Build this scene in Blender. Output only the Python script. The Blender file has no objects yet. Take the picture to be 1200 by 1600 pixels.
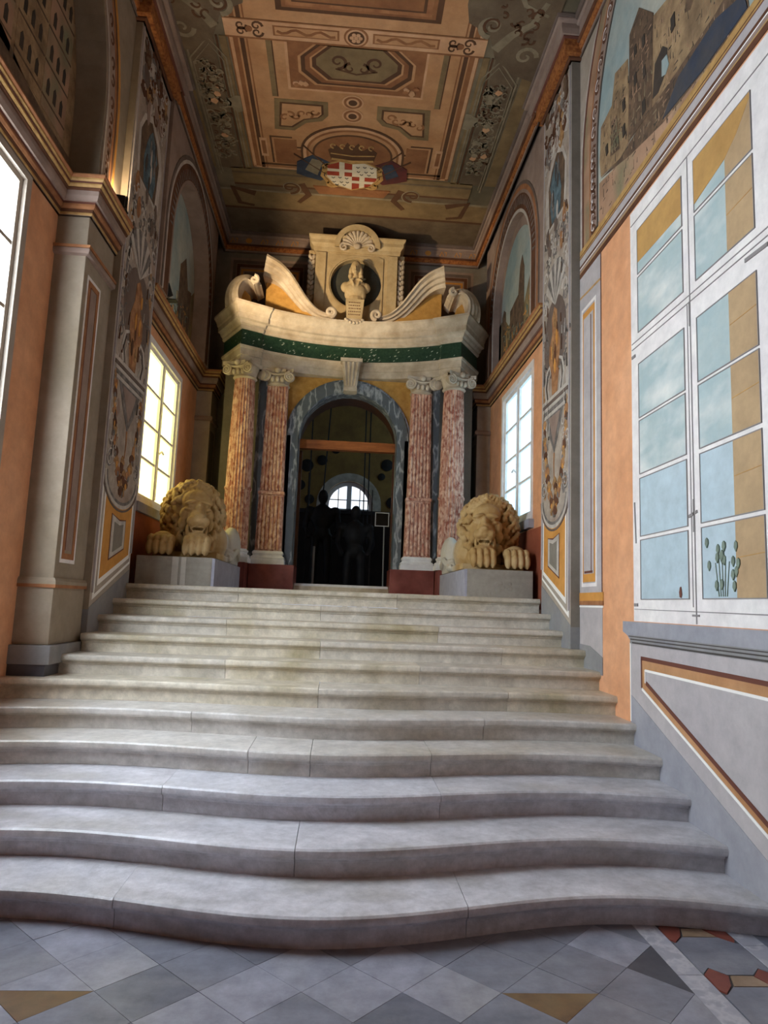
import bpy, bmesh, math, random
from mathutils import Vector, Matrix
random.seed(7)
scene = bpy.context.scene
COL = scene.collection
PI = math.pi

# ------------------------------------------------------------------ camera
cam_data = bpy.data.cameras.new('camera')
cam = bpy.data.objects.new('camera', cam_data)
COL.objects.link(cam)
pitch, roll, yaw = (math.radians(a) for a in (7.585, 2.192, 3.418))
F = Vector((math.sin(yaw)*math.cos(pitch), math.cos(yaw)*math.cos(pitch), math.sin(pitch)))
R0 = Vector((math.cos(yaw), -math.sin(yaw), 0)); U0 = R0.cross(F)
Rr = math.cos(roll)*R0 + math.sin(roll)*U0
Ur = -math.sin(roll)*R0 + math.cos(roll)*U0
mw = Matrix.Identity(4)
for i in range(3):
    mw[i][0] = Rr[i]; mw[i][1] = Ur[i]; mw[i][2] = -F[i]
mw[2][3] = 1.5
cam.matrix_world = mw
cam_data.sensor_fit = 'VERTICAL'
cam_data.sensor_height = 36.0
cam_data.lens = 1075.8/1600*36.0
cam_data.clip_start = 0.05
scene.camera = cam

# ------------------------------------------------------------------ sky, exposure
world = bpy.data.worlds.new('sky'); scene.world = world; world.use_nodes = True
bg = world.node_tree.nodes['Background']
bg.inputs[0].default_value = (0.60, 0.74, 1.0, 1)
bg.inputs[1].default_value = 1.0
scene.view_settings.view_transform = 'Standard'
scene.view_settings.look = 'None'
scene.view_settings.gamma = 1.0
scene.view_settings.use_curve_mapping = False
scene.view_settings.exposure = 0.75
PANE_FAR_L, PANE_FAR_R, PANE_NEAR = 2.4, 1.5, 11.0
FLOOD_PORTAL, FLOOD_PIER = 230.0, 24.0

# ------------------------------------------------------------------ colour and materials
def lin(h):
    if isinstance(h, str):
        h = [int(h[i:i+2], 16) for i in (0, 2, 4)]
    out = []
    for c in h:
        c = c/255.0
        out.append(c/12.92 if c <= .04045 else ((c+.055)/1.055)**2.4)
    return (out[0], out[1], out[2], 1)

MATS = {}
def M(name, c1, c2=None, scale=4.0, detail=6.0, lo=.35, hi=.65, rough=.75, bump=0.0, bscale=30.0, kind='noise', c3=None, stretch=None, spec=.35, mott=.16, mscale=7.0):
    m = bpy.data.materials.new(name); m.use_nodes = True
    nt = m.node_tree; bs = nt.nodes['Principled BSDF']
    bs.inputs['Roughness'].default_value = rough
    bs.inputs['Specular IOR Level'].default_value = spec
    tc = nt.nodes.new('ShaderNodeTexCoord')
    src = tc.outputs['Object']
    if stretch:
        mp = nt.nodes.new('ShaderNodeMapping'); mp.inputs['Scale'].default_value = stretch
        nt.links.new(src, mp.inputs['Vector']); src = mp.outputs['Vector']
    if c2 is None:
        bs.inputs['Base Color'].default_value = lin(c1)
    else:
        ramp = nt.nodes.new('ShaderNodeValToRGB')
        ramp.color_ramp.elements[0].position = lo; ramp.color_ramp.elements[0].color = lin(c1)
        ramp.color_ramp.elements[1].position = hi; ramp.color_ramp.elements[1].color = lin(c2)
        if kind == 'voronoi':
            t = nt.nodes.new('ShaderNodeTexVoronoi'); t.inputs['Scale'].default_value = scale
            nt.links.new(src, t.inputs['Vector']); fac = t.outputs['Distance']
        elif kind == 'vein':
            n = nt.nodes.new('ShaderNodeTexNoise'); n.inputs['Scale'].default_value = scale; n.inputs['Detail'].default_value = detail
            nt.links.new(src, n.inputs['Vector'])
            a = nt.nodes.new('ShaderNodeMath'); a.operation = 'SUBTRACT'; a.inputs[1].default_value = .5
            nt.links.new(n.outputs['Fac'], a.inputs[0])
            b = nt.nodes.new('ShaderNodeMath'); b.operation = 'ABSOLUTE'; nt.links.new(a.outputs[0], b.inputs[0])
            c = nt.nodes.new('ShaderNodeMath'); c.operation = 'MULTIPLY'; c.inputs[1].default_value = 6.0; nt.links.new(b.outputs[0], c.inputs[0])
            fac = c.outputs[0]
        else:
            t = nt.nodes.new('ShaderNodeTexNoise'); t.inputs['Scale'].default_value = scale; t.inputs['Detail'].default_value = detail
            t.inputs['Roughness'].default_value = .6
            nt.links.new(src, t.inputs['Vector']); fac = t.outputs['Fac']
        nt.links.new(fac, ramp.inputs['Fac']); colout = ramp.outputs['Color']
        if c3:
            n2 = nt.nodes.new('ShaderNodeTexNoise'); n2.inputs['Scale'].default_value = scale*.45; n2.inputs['Detail'].default_value = 4
            nt.links.new(src, n2.inputs['Vector'])
            r2 = nt.nodes.new('ShaderNodeMapRange'); r2.inputs[1].default_value = .48; r2.inputs[2].default_value = .68
            nt.links.new(n2.outputs['Fac'], r2.inputs[0])
            mx = nt.nodes.new('ShaderNodeMix'); mx.data_type = 'RGBA'
            nt.links.new(r2.outputs[0], mx.inputs[0]); nt.links.new(colout, mx.inputs[6]); mx.inputs[7].default_value = lin(c3)
            colout = mx.outputs[2]
        if mott:
            n3 = nt.nodes.new('ShaderNodeTexNoise'); n3.inputs['Scale'].default_value = mscale; n3.inputs['Detail'].default_value = 9; n3.inputs['Roughness'].default_value = .72
            nt.links.new(tc.outputs['Object'], n3.inputs['Vector'])
            r3 = nt.nodes.new('ShaderNodeMapRange'); r3.inputs[1].default_value = .3; r3.inputs[2].default_value = .7; r3.inputs[3].default_value = 1-mott; r3.inputs[4].default_value = 1+mott*.6
            nt.links.new(n3.outputs['Fac'], r3.inputs[0])
            vm = nt.nodes.new('ShaderNodeVectorMath'); vm.operation = 'SCALE'
            nt.links.new(colout, vm.inputs[0]); nt.links.new(r3.outputs[0], vm.inputs['Scale']); colout = vm.outputs[0]
        nt.links.new(colout, bs.inputs['Base Color'])
    if bump:
        n = nt.nodes.new('ShaderNodeTexNoise'); n.inputs['Scale'].default_value = bscale; n.inputs['Detail'].default_value = 5
        nt.links.new(tc.outputs['Object'], n.inputs['Vector'])
        bp = nt.nodes.new('ShaderNodeBump'); bp.inputs['Strength'].default_value = bump; bp.inputs['Distance'].default_value = .02
        nt.links.new(n.outputs['Fac'], bp.inputs['Height']); nt.links.new(bp.outputs['Normal'], bs.inputs['Normal'])
    MATS[name] = m
    return m

def emit(name, col, strength, col2=None, scale=2.0):
    m = bpy.data.materials.new(name); m.use_nodes = True
    nt = m.node_tree; nt.nodes.remove(nt.nodes['Principled BSDF'])
    e = nt.nodes.new('ShaderNodeEmission'); e.inputs['Strength'].default_value = strength
    e.inputs['Color'].default_value = (*col, 1)
    if col2:
        tc = nt.nodes.new('ShaderNodeTexCoord'); n = nt.nodes.new('ShaderNodeTexNoise'); n.inputs['Scale'].default_value = scale
        r = nt.nodes.new('ShaderNodeValToRGB'); r.color_ramp.elements[0].position = .4; r.color_ramp.elements[1].position = .62
        r.color_ramp.elements[0].color = (*col, 1); r.color_ramp.elements[1].color = (*col2, 1)
        nt.links.new(tc.outputs['Object'], n.inputs['Vector']); nt.links.new(n.outputs['Fac'], r.inputs['Fac']); nt.links.new(r.outputs['Color'], e.inputs['Color'])
    nt.links.new(e.outputs[0], nt.nodes['Material Output'].inputs['Surface'])
    MATS[name] = m
    return m

M('orange', 'e3a87e', 'd99a6e', scale=1.6, rough=.9, bump=.08, bscale=60)
M('red_brown', 'a2583a', '8f4a30', scale=2, rough=.9)
M('grey_paint', 'b7aa9c', 'a99c8e', scale=1.5, rough=.9, bump=.05, bscale=50)
M('grey_warm', 'a39482', '93846f', scale=1.3, rough=.9)
M('grey_dark', '8b8378', '7f776c', scale=2, rough=.9)
M('grey_base', '95928f', '87868a', scale=3, rough=.85)
M('grey_blue', 'a3a1a6', '96959c', scale=2, rough=.9)
M('lilac', 'bdb5b3', 'b2aaaa', scale=1.5, rough=.9)
M('white_paint', 'efe9e4', 'e6dedb', scale=2, rough=.8)
M('white_line', 'f4f0ea', rough=.85)
M('ochre', 'd79a4e', 'c98b42', scale=3, rough=.9)
M('gold', 'cba266', 'a67e4a', scale=14, rough=.6, bump=.1, bscale=40)
M('brown', '6d4630', '553524', scale=5, rough=.9)
M('brown_line', '6b4034', rough=.9)
M('terra', 'ad774f', '95613f', scale=10, rough=.85)
M('terra_speck', 'b8763f', '7d4522', scale=28, rough=.8, bump=.2, bscale=60)
M('mauve', 'a28c80', '8f796d', scale=3, rough=.9)
M('mauve_dark', '77665d', '67574f', scale=4, rough=.9)
M('ink', '4c4642', rough=.95)
M('pencil', '8d8684', rough=.95)
M('sky_mural', '93a5a6', 'b9b9ac', scale=.9, rough=.95, lo=.4, hi=.62)
M('pane_sky', 'a9babb', 'b3c0be', stretch=(1, 1, 2), scale=4.0, rough=.9, lo=.4, hi=.6, c3='dcdcd6', mott=.08)
M('pane_sky2', 'b2c3ca', 'bbcad0', scale=1.1, rough=.9)
M('pane_ochre', 'c69a5c', 'b68b52', scale=3, rough=.9)
M('pane_tan', 'bd9f79', 'b19471', scale=2, rough=.9)
M('leaf_paint', '84907f', '6e7a6c', scale=9, rough=.95)
M('city_tan', 'b0936f', '8a6f53', scale=6, mott=.35, mscale=11, rough=.95, c3='7d664d')
M('city_brown', '7a624c', '57463a', scale=8, mott=.35, mscale=12, rough=.95)
M('city_dark', '3b342e', '4a4038', scale=6, rough=.95)
M('city_pink', 'c0997c', '9b7a61', scale=5, mott=.3, mscale=10, rough=.95, c3='7c8163')
M('city_navy', '3c4250', '4c4a4c', scale=5, rough=.95)
M('castle', '8a6f54', '6c6448', scale=6, mott=.4, mscale=12, rough=.95, c3='9d8a64')
M('blue_cloth', '6d828a', '43545e', scale=9, mott=.35, mscale=14, rough=.95)
M('skin_paint', 'bd8d62', '91603f', scale=9, mott=.35, mscale=14, rough=.95)
M('garland', 'bd9464', '85603f', scale=25, rough=.9, bump=.3)
M('grisaille', '8f8782', '655e5a', scale=12, mott=.35, mscale=16, rough=.95)
M('grisaille_light', 'cfc6bc', 'b3a9a0', scale=9, rough=.95)
M('ceil_base', '84765f', '6f6350', scale=2.2, rough=.95, c3='625a49')
M('ceil_green', '8d7552', '7a6446', scale=3, rough=.95)
M('ceil_olive', '75644f', '635240', scale=3, rough=.95)
M('ceil_tan', 'c4946a', 'b28056', scale=2.5, rough=.95)
M('ceil_light', 'd3a680', 'c3926a', scale=3, rough=.95)
M('ceil_brown', '9c6a45', '855738', scale=3, rough=.95)
M('ceil_dark', '64452f', '573b29', scale=3, rough=.95)
M('ceil_grey', '95876f', '7d705a', scale=6, rough=.95)
M('arms_red', 'a8452f', '953a28', scale=6, rough=.9)
M('arms_white', 'e2d6c0', 'd6c8b0', scale=5, rough=.9)
M('flag_blue', '424958', '343a48', scale=6, rough=.95)
M('flag_red', '6e3430', '55302f', scale=6, rough=.95)
M('marble_step', 'dcdae0', 'b2b0b5', scale=3.2, mott=.26, mscale=16, rough=.33, lo=.32, hi=.72, bump=.10, bscale=55, c3='b9b5b3', stretch=(1.0, 1.7, 3), spec=.5)  # bluish daylight on the lower steps put into the stone colour
M('marble_step_bluelit', 'dddce3', 'bbbac1', scale=2.6, mott=.26, mscale=18, rough=.34, lo=.3, hi=.75, bump=.16, bscale=70, c3='c6c3c4', stretch=(1.6, 1, 3), spec=.5)  # second lower slab, same bluish light mixed into its colour
M('marble_step_warmlit_b', 'ded6c9', 'bbb3a6', mott=.28, mscale=15, scale=3.5, rough=.42, lo=.3, hi=.75, bump=.15, bscale=60, c3='bdb199', spec=.45)  # second upper slab, warm window light mixed into its colour
M('marble_step_warmlit', 'e2d8c6', 'bdb3a0', mott=.28, mscale=15, scale=4.5, rough=.42, lo=.3, hi=.75, bump=.15, bscale=60, c3='b5a888', spec=.45)  # yellowish window light on the upper steps put into the stone colour
M('tile_grey', '8b8d99', '747682', mott=.3, mscale=9, scale=3, rough=.34, c3='8f9098', lo=.3, hi=.7, stretch=(1, 2.4, 1), spec=.5)
M('tile_light', 'a2a3b0', '8a8c99', mott=.3, mscale=9, scale=2.5, rough=.34, c3='9e9ea4', lo=.3, hi=.7, stretch=(2, 1, 1), spec=.5)
M('tile_dark', '797c89', '666976', mott=.3, mscale=9, scale=4, rough=.34, c3='85878f', lo=.3, hi=.7, stretch=(1, 2, 1), spec=.5)
M('tile_gold', '8c7556', '755c3e', scale=6, rough=.4, c3='6a4c36', mott=.35, mscale=12)
M('pier_ground', 'b9ab9c', '9d8f83', scale=6, rough=.9, c3='a48f80', mott=.3, mscale=9)
M('marble_step_midlit', 'dfdad5', 'b9b3ac', scale=3.2, rough=.36, lo=.3, hi=.75, bump=.14, bscale=60, c3='c0b7aa', mott=.27, mscale=16, stretch=(1.3, 1.2, 3), spec=.5)  # middle steps: painted light tint between the bluish and the warm stone
M('tile_black', '55565e', '46474f', scale=6, rough=.35)
M('tile_red', '8e4f42', '7a3f35', scale=8, rough=.4)
M('tile_tan', 'a88f78', '8e775f', scale=8, rough=.4)
M('tile_white', 'c4c3c9', 'a9a9b4', scale=7, rough=.35, kind='vein', lo=0, hi=.35)
M('grout', '5d5d62', rough=.8)
M('stone_white', 'd5c7b3', 'bfae97', scale=6, rough=.7, bump=.15, bscale=45, c3='a8957c')
M('stone_plain', 'c9b48d', 'b59d74', scale=5, rough=.75, bump=.15, bscale=40)
M('white_marble', 'e9e6e4', 'd9d6d6', scale=5, rough=.5)
M('breccia', '95503f', 'dfb9a2', scale=26, detail=3, rough=.5, lo=.36, hi=.58, c3='c08670', bump=.15, bscale=60, stretch=(1, 1, .55))
M('red_marble', '7c4038', '6a322d', scale=5, rough=.35, c3='8d5148')
M('red_vein', '9a6a60', rough=.4)
M('grey_marble', 'a4aaae', '5b6268', scale=3.2, rough=.35, kind='vein', lo=0, hi=.3, stretch=(2.2, 2.2, .7))
M('green_marble', '1f3a2c', '2f4a38', scale=30, rough=.35, lo=.4, hi=.6)
M('green_fleck', 'b9c2b2', rough=.4)
M('yellow_stucco', 'c79a52', 'b28543', scale=12, rough=.85, bump=.2, bscale=50)
M('niche_dark', '4c4c44', '42423b', scale=4, rough=.8)
M('lion_stone', 'c2a06a', 'a37f4b', scale=7, rough=.8, bump=.35, bscale=28, c3='cdb183')
M('plinth_grey', 'a9a296', '938c81', scale=4, rough=.7, c3='b8b1a5')
M('plinth_side_bluelit', 'b5b5c0', 'a3a3b2', scale=9, rough=.5)  # bluish light on the plinth's inner side put into its colour
M('plinth_strip', 'c9c3b8', 'bab4a9', scale=6, rough=.6)
M('wood', 'b26a35', '8e4f25', scale=3, rough=.6, stretch=(1, 8, 8))
M('wood_dark', '5f3a20', '4a2c18', scale=4, rough=.6)
M('black_metal', '1d1c1b', rough=.5)
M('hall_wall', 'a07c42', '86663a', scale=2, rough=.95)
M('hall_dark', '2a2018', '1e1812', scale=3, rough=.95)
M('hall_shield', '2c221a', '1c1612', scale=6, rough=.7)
M('figure_dark', '2b2724', '1f1c1a', scale=8, rough=.6)
M('sign_white', 'c9c6c0', rough=.6)
M('steel', '8f8d8a', rough=.35)
emit('pane_cream', (1.0, .87, .28), PANE_FAR_L, (1.0, .90, .38), 1.3)
emit('pane_blue', (.42, .74, 1.0), PANE_FAR_R, (.55, .84, 1.0), 1.3)
emit('pane_near', (.78, .89, 1.0), PANE_NEAR, (.84, .93, 1.0), 1.0)
emit('pane_hall', (.70, .83, 1.0), 1.0, (.9, .95, 1.0), 2.0)
emit('lamp_glow', (1.0, .78, .45), 12.0)

# ------------------------------------------------------------------ objects
WL = {}
def root(name, loc):
    o = bpy.data.objects.new(name, None); COL.objects.link(o); o.location = loc; o.empty_display_size = .1
    WL[o] = Vector(loc); return o
def tag(o, label, cat, group=None):
    o['label'] = label; o['category'] = cat
    if group: o['group'] = group
    return o
def struct(o):
    o['kind'] = 'structure'; return o

class MB:
    def __init__(s): s.v = []; s.f = []
    def add(s, vs, fs):
        n = len(s.v); s.v += [tuple(p) for p in vs]; s.f += [tuple(i+n for i in f) for f in fs]; return s
    def box(s, x0, x1, y0, y1, z0, z1):
        v = [(x, y, z) for x in (x0, x1) for y in (y0, y1) for z in (z0, z1)]
        return s.add(v, [(0, 1, 3, 2), (4, 6, 7, 5), (0, 4, 5, 1), (2, 3, 7, 6), (0, 2, 6, 4), (1, 5, 7, 3)])
    @staticmethod
    def m3(pl, p, q, t):
        return (t, p, q) if pl == 'YZ' else (p, t, q) if pl == 'XZ' else (p, q, t)
    def prism(s, pts, pl, a, b):
        n = len(pts)
        v = [s.m3(pl, p, q, a) for p, q in pts] + [s.m3(pl, p, q, b) for p, q in pts]
        f = [tuple(range(n)), tuple(range(2*n-1, n-1, -1))] + [(i, (i+1) % n, n+(i+1) % n, n+i) for i in range(n)]
        return s.add(v, f)
    def ring(s, outer, inner, pl, a, b, closed=True):
        n = len(outer)
        v = [s.m3(pl, p, q, t) for t in (a, b) for L in (outer, inner) for p, q in L]
        f = []
        for i in range(n if closed else n-1):
            j = (i+1) % n
            f += [(i, j, n+j, n+i), (2*n+i, 3*n+i, 3*n+j, 2*n+j), (i, 2*n+i, 2*n+j, j), (n+i, n+j, 3*n+j, 3*n+i)]
        if not closed:
            f += [(0, n, 3*n, 2*n), (n-1, 3*n-1, 4*n-1, 2*n-1)]
        return s.add(v, f)
    def stroke(s, pts, w0, w1, pl, a, b):
        n = len(pts); L = []; Rr = []
        for i in range(n):
            p0 = pts[max(0, i-1)]; p1 = pts[min(n-1, i+1)]
            dx, dy = p1[0]-p0[0], p1[1]-p0[1]; l = math.hypot(dx, dy) or 1
            w = (w0+(w1-w0)*i/max(1, n-1))/2
            L.append((pts[i][0]-dy/l*w, pts[i][1]+dx/l*w)); Rr.append((pts[i][0]+dy/l*w, pts[i][1]-dx/l*w))
        return s.ring(L, Rr, pl, a, b, closed=False)
    def tube(s, path, r0, r1=None, n=8, flat=None):
        r1 = r0 if r1 is None else r1
        P = [Vector(p) for p in path]; m = len(P); base = len(s.v); prev = None
        for i in range(m):
            t = (P[min(m-1, i+1)]-P[max(0, i-1)]).normalized()
            a = prev if prev else (Vector((0, 0, 1)) if abs(t.z) < .9 else Vector((1, 0, 0)))
            u = t.cross(a).normalized(); w = u.cross(t).normalized(); prev = w
            r = r0+(r1-r0)*i/max(1, m-1)
            for k in range(n):
                g = 2*PI*k/n
                s.v.append(tuple(P[i]+u*r*math.cos(g)+w*r*math.sin(g)))
        for i in range(m-1):
            for k in range(n):
                a = base+i*n+k; b = base+i*n+(k+1) % n
                s.f.append((a, b, b+n, a+n))
        s.f.append(tuple(base+k for k in range(n-1, -1, -1))); s.f.append(tuple(base+(m-1)*n+k for k in range(n)))
        return s
    def lathe(s, prof, c, n=32, flute=0, depth=.0, arc=None):
        base = len(s.v); m = len(prof)
        for r, z in prof:
            for k in range(n):
                g = 2*PI*k/n
                rr = r*(1-depth*abs(math.cos(g*flute/2))**3) if flute else r
                s.v.append((c[0]+rr*math.cos(g), c[1]+rr*math.sin(g), z))
        for i in range(m-1):
            for k in range(n):
                a = base+i*n+k; b = base+i*n+(k+1) % n
                s.f.append((a, b, b+n, a+n))
        s.f.append(tuple(base+k for k in range(n-1, -1, -1))); s.f.append(tuple(base+(m-1)*n+k for k in range(n)))
        return s
    def ell(s, c, r, rot=None, nu=10, nv=7):
        base = len(s.v); c = Vector(c)
        R = rot if rot is not None else Matrix.Identity(3)
        pts = [Vector((0, 0, -r[2]))]
        for j in range(1, nv):
            ph = -PI/2+PI*j/nv
            for i in range(nu):
                th = 2*PI*i/nu
                pts.append(Vector((r[0]*math.cos(ph)*math.cos(th), r[1]*math.cos(ph)*math.sin(th), r[2]*math.sin(ph))))
        pts.append(Vector((0, 0, r[2])))
        s.v += [tuple(c+R @ p) for p in pts]
        for i in range(nu): s.f.append((base, base+1+(i+1) % nu, base+1+i))
        for j in range(nv-2):
            for i in range(nu):
                a = base+1+j*nu+i; b = base+1+j*nu+(i+1) % nu
                s.f.append((a, b, b+nu, a+nu))
        t = base+1+(nv-1)*nu; q = base+1+(nv-2)*nu
        for i in range(nu): s.f.append((t, q+i, q+(i+1) % nu))
        return s
    def sweep(s, path, prof, side=1, cap=True):
        """mitred sweep of profile [(out, z)] along a plan polyline; 'out' goes to the right (side=1) of travel"""
        n = len(path); m = len(prof); base = len(s.v)
        for i in range(n):
            p = Vector(path[i]); ds = []
            if i > 0: ds.append((p-Vector(path[i-1])).normalized())
            if i < n-1: ds.append((Vector(path[i+1])-p).normalized())
            ns = [Vector((d.y, -d.x))*side for d in ds]
            if len(ns) == 2:
                b = (ns[0]+ns[1]); b = b/max(.25, b.dot(b))*2 if b.length > 1e-6 else ns[0]
                b = b*1.0
            else: b = ns[0]
            for o, z in prof:
                s.v.append((p.x+b.x*o, p.y+b.y*o, z))
        for i in range(n-1):
            for k in range(m):
                a = base+i*m+k; b2 = base+i*m+(k+1) % m
                s.f.append((a, b2, b2+m, a+m))
        if cap:
            s.f.append(tuple(base+k for k in range(m-1, -1, -1))); s.f.append(tuple(base+(n-1)*m+k for k in range(m)))
        return s
    def build(s, name, mat, parent=None, smooth=False, angle=35, bevel=0):
        off = WL.get(parent, Vector((0, 0, 0)))
        me = bpy.data.meshes.new(name)
        bm = bmesh.new()
        vs = [bm.verts.new((p[0]-off.x, p[1]-off.y, p[2]-off.z)) for p in s.v]
        for f in s.f:
            try: bm.faces.new([vs[i] for i in f])
            except ValueError: pass
        bmesh.ops.recalc_face_normals(bm, faces=bm.faces)
        if bevel: bmesh.ops.bevel(bm, geom=bm.edges, offset=bevel, segments=2, affect='EDGES', profile=.7, clamp_overlap=True)
        bm.to_mesh(me); bm.free()
        me.materials.append(MATS[mat] if isinstance(mat, str) else mat)
        if smooth:
            me.shade_smooth()
            try: me.set_sharp_from_angle(angle=math.radians(angle))
            except Exception: pass
        o = bpy.data.objects.new(name, me); COL.objects.link(o)
        if parent: o.parent = parent; WL[o] = off
        else: WL[o] = Vector((0, 0, 0))
        return o

def box(name, x0, x1, y0, y1, z0, z1, mat, parent=None, bevel=0):
    return MB().box(x0, x1, y0, y1, z0, z1).build(name, mat, parent, bevel=bevel)
def remesh(o, voxel, smooth_iter=0):
    md = o.modifiers.new('r', 'REMESH'); md.mode = 'VOXEL'; md.voxel_size = voxel
    if smooth_iter:
        sm = o.modifiers.new('s', 'SMOOTH'); sm.iterations = smooth_iter; sm.factor = .5
    bpy.context.view_layer.update()
    dg = bpy.context.evaluated_depsgraph_get()
    me = bpy.data.meshes.new_from_object(o.evaluated_get(dg))
    o.modifiers.clear(); old = o.data; o.data = me; me.shade_smooth()
    return o
def arc(cx, cy, r, a0, a1, n, ry=None):
    ry = r if ry is None else ry
    return [(cx+r*math.cos(math.radians(a0+(a1-a0)*i/n)), cy+ry*math.sin(math.radians(a0+(a1-a0)*i/n))) for i in range(n+1)]
def spiral(cx, cy, r0, turns, a0=0, n=22, hand=1, r1=.12):
    out = []
    for i in range(n+1):
        t = i/n; r = r0*(1-(1-r1)*t); a = math.radians(a0)+hand*2*PI*turns*t
        out.append((cx+r*math.cos(a), cy+r*math.sin(a)))
    return out
def rect(a0, a1, b0, b1): return [(a0, b0), (a1, b0), (a1, b1), (a0, b1)]

def inside(p, poly):
    r = False
    for i in range(len(poly)):
        a, b = poly[i], poly[i-1]
        if (a[1] > p[1]) != (b[1] > p[1]) and p[0] < (b[0]-a[0])*(p[1]-a[1])/(b[1]-a[1])+a[0]: r = not r
    return r
def hatching(poly, n, rnd, l=.06, w=.008):
    xs = [p[0] for p in poly]; ys = [p[1] for p in poly]; L = []
    for _ in range(n*4):
        if len(L) >= n: break
        x, y = rnd.uniform(min(xs), max(xs)), rnd.uniform(min(ys), max(ys))
        if rnd.random() < .6: q = (x+rnd.uniform(-.01, .01), y+l*rnd.uniform(.4, 1.2))
        else: q = (x+l*rnd.uniform(.4, 1.0), y+rnd.uniform(-.01, .01))
        if inside((x, y), poly) and inside(q, poly): L.append(([(x, y), q], w*rnd.uniform(.6, 1.5), w*.4))
    return L
class Wall:
    """flat paint on a wall plane: thin plates stacked off the surface in layers of 2 mm"""
    def __init__(s, pl, t, sign, parent): s.pl, s.t, s.sg, s.p = pl, t, sign, parent
    def d(s, layer): return s.t+s.sg*(.0005+.002*layer), s.t+s.sg*(.0005+.002*(layer+1))
    def plate(s, name, pts, mat, layer=0, parent=None):
        a, b = s.d(layer); return MB().prism(pts, s.pl, s.t, b).build(name, mat, parent or s.p)
    def frame(s, name, outer, inner, mat, layer=0, parent=None, closed=True):
        a, b = s.d(layer); return MB().ring(outer, inner, s.pl, s.t, b, closed).build(name, mat, parent or s.p)
    def rframe(s, name, a0, a1, b0, b1, w, mat, layer=0, parent=None):
        return s.frame(name, rect(a0, a1, b0, b1), rect(a0+w, a1-w, b0+w, b1-w), mat, layer, parent)
    def strokes(s, name, L, mat, layer=1, parent=None, stuff=False):
        a, b = s.d(layer); mb = MB()
        for pts, w0, w1 in L: mb.stroke(pts, w0, w1, s.pl, s.t, b)
        o = mb.build(name, mat, parent or s.p)
        if stuff: o['kind'] = 'stuff'
        return o
def blob(cx, cy, rx, ry, n=14, jit=.15, rnd=random):
    return [(cx+rx*(1+rnd.uniform(-jit, jit))*math.cos(2*PI*i/n), cy+ry*(1+rnd.uniform(-jit, jit))*math.sin(2*PI*i/n)) for i in range(n)]
def foliage(cx, cy, w, h, n, rnd, wd=.014):
    """curling strokes filling a w x h patch"""
    L = []
    for i in range(n):
        x = cx+rnd.uniform(-.5, .5)*w; y = cy+rnd.uniform(-.5, .5)*h
        r = rnd.uniform(.03, .075); a = rnd.uniform(0, 360)
        L.append((spiral(x, y, r, rnd.uniform(.5, .9), a, 9, rnd.choice((-1, 1)), .2), wd*1.3, wd*.4))
    return L
# ------------------------------------------------------------------ floor
floor = struct(box('floor', -2.8, 2.5, -2.3, 10.6, -.2, -.006, 'grout'))
S = .1962; GX, GY = -1.0575, 3.093
def clip(poly, f):
    out = []
    for i in range(len(poly)):
        a, b = poly[i], poly[(i+1) % len(poly)]; fa, fb = f(a), f(b)
        if fa >= 0: out.append(a)
        if (fa >= 0) != (fb >= 0):
            t = fa/(fa-fb); out.append((a[0]+(b[0]-a[0])*t, a[1]+(b[1]-a[1])*t))
    return out
XR, XL = 1.493, -1.646
def tile(poly, mat, parent=floor, shrink=.0016, name='floor_tile'):
    cx = sum(p[0] for p in poly)/len(poly); cy = sum(p[1] for p in poly)/len(poly)
    q = []
    for p in poly:
        dx, dy = p[0]-cx, p[1]-cy; l = math.hypot(dx, dy) or 1
        q.append((p[0]-dx/l*shrink, p[1]-dy/l*shrink))
    return MB().prism(q, 'XY', -.03, random.uniform(-.0008, .0004)).build(name, mat, parent)
rt = random.Random(3)
for m in range(-4, 15):
    for n in range(-8, 4):
        if (m+n) % 2 == 0: continue
        cx, cy = GX+S*m, GY+S*n
        P = [(cx+S, cy), (cx, cy+S), (cx-S, cy), (cx, cy-S)]
        P = clip(P, lambda p: XR-p[0]); P = clip(P, lambda p: p[0]-XL) if P else P
        P = clip(P, lambda p: 3.5-p[1]) if P else P
        if len(P) < 3: continue
        mt = rt.choice(['tile_grey', 'tile_light', 'tile_dark', 'tile_grey', 'tile_light'])
        if (m, n) in ((10, -1), (0, -1), (10, -5), (0, -5)):
            up = clip(P, lambda p: p[1]-cy); dn = clip(P, lambda p: cy-p[1])
            tile(up, mt); tile(dn, 'tile_gold'); continue
        if (m, n) in ((13, 0), (-3, 0), (13, -4), (-3, -4)): mt = 'tile_black'
        tile(P, mt)
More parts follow.
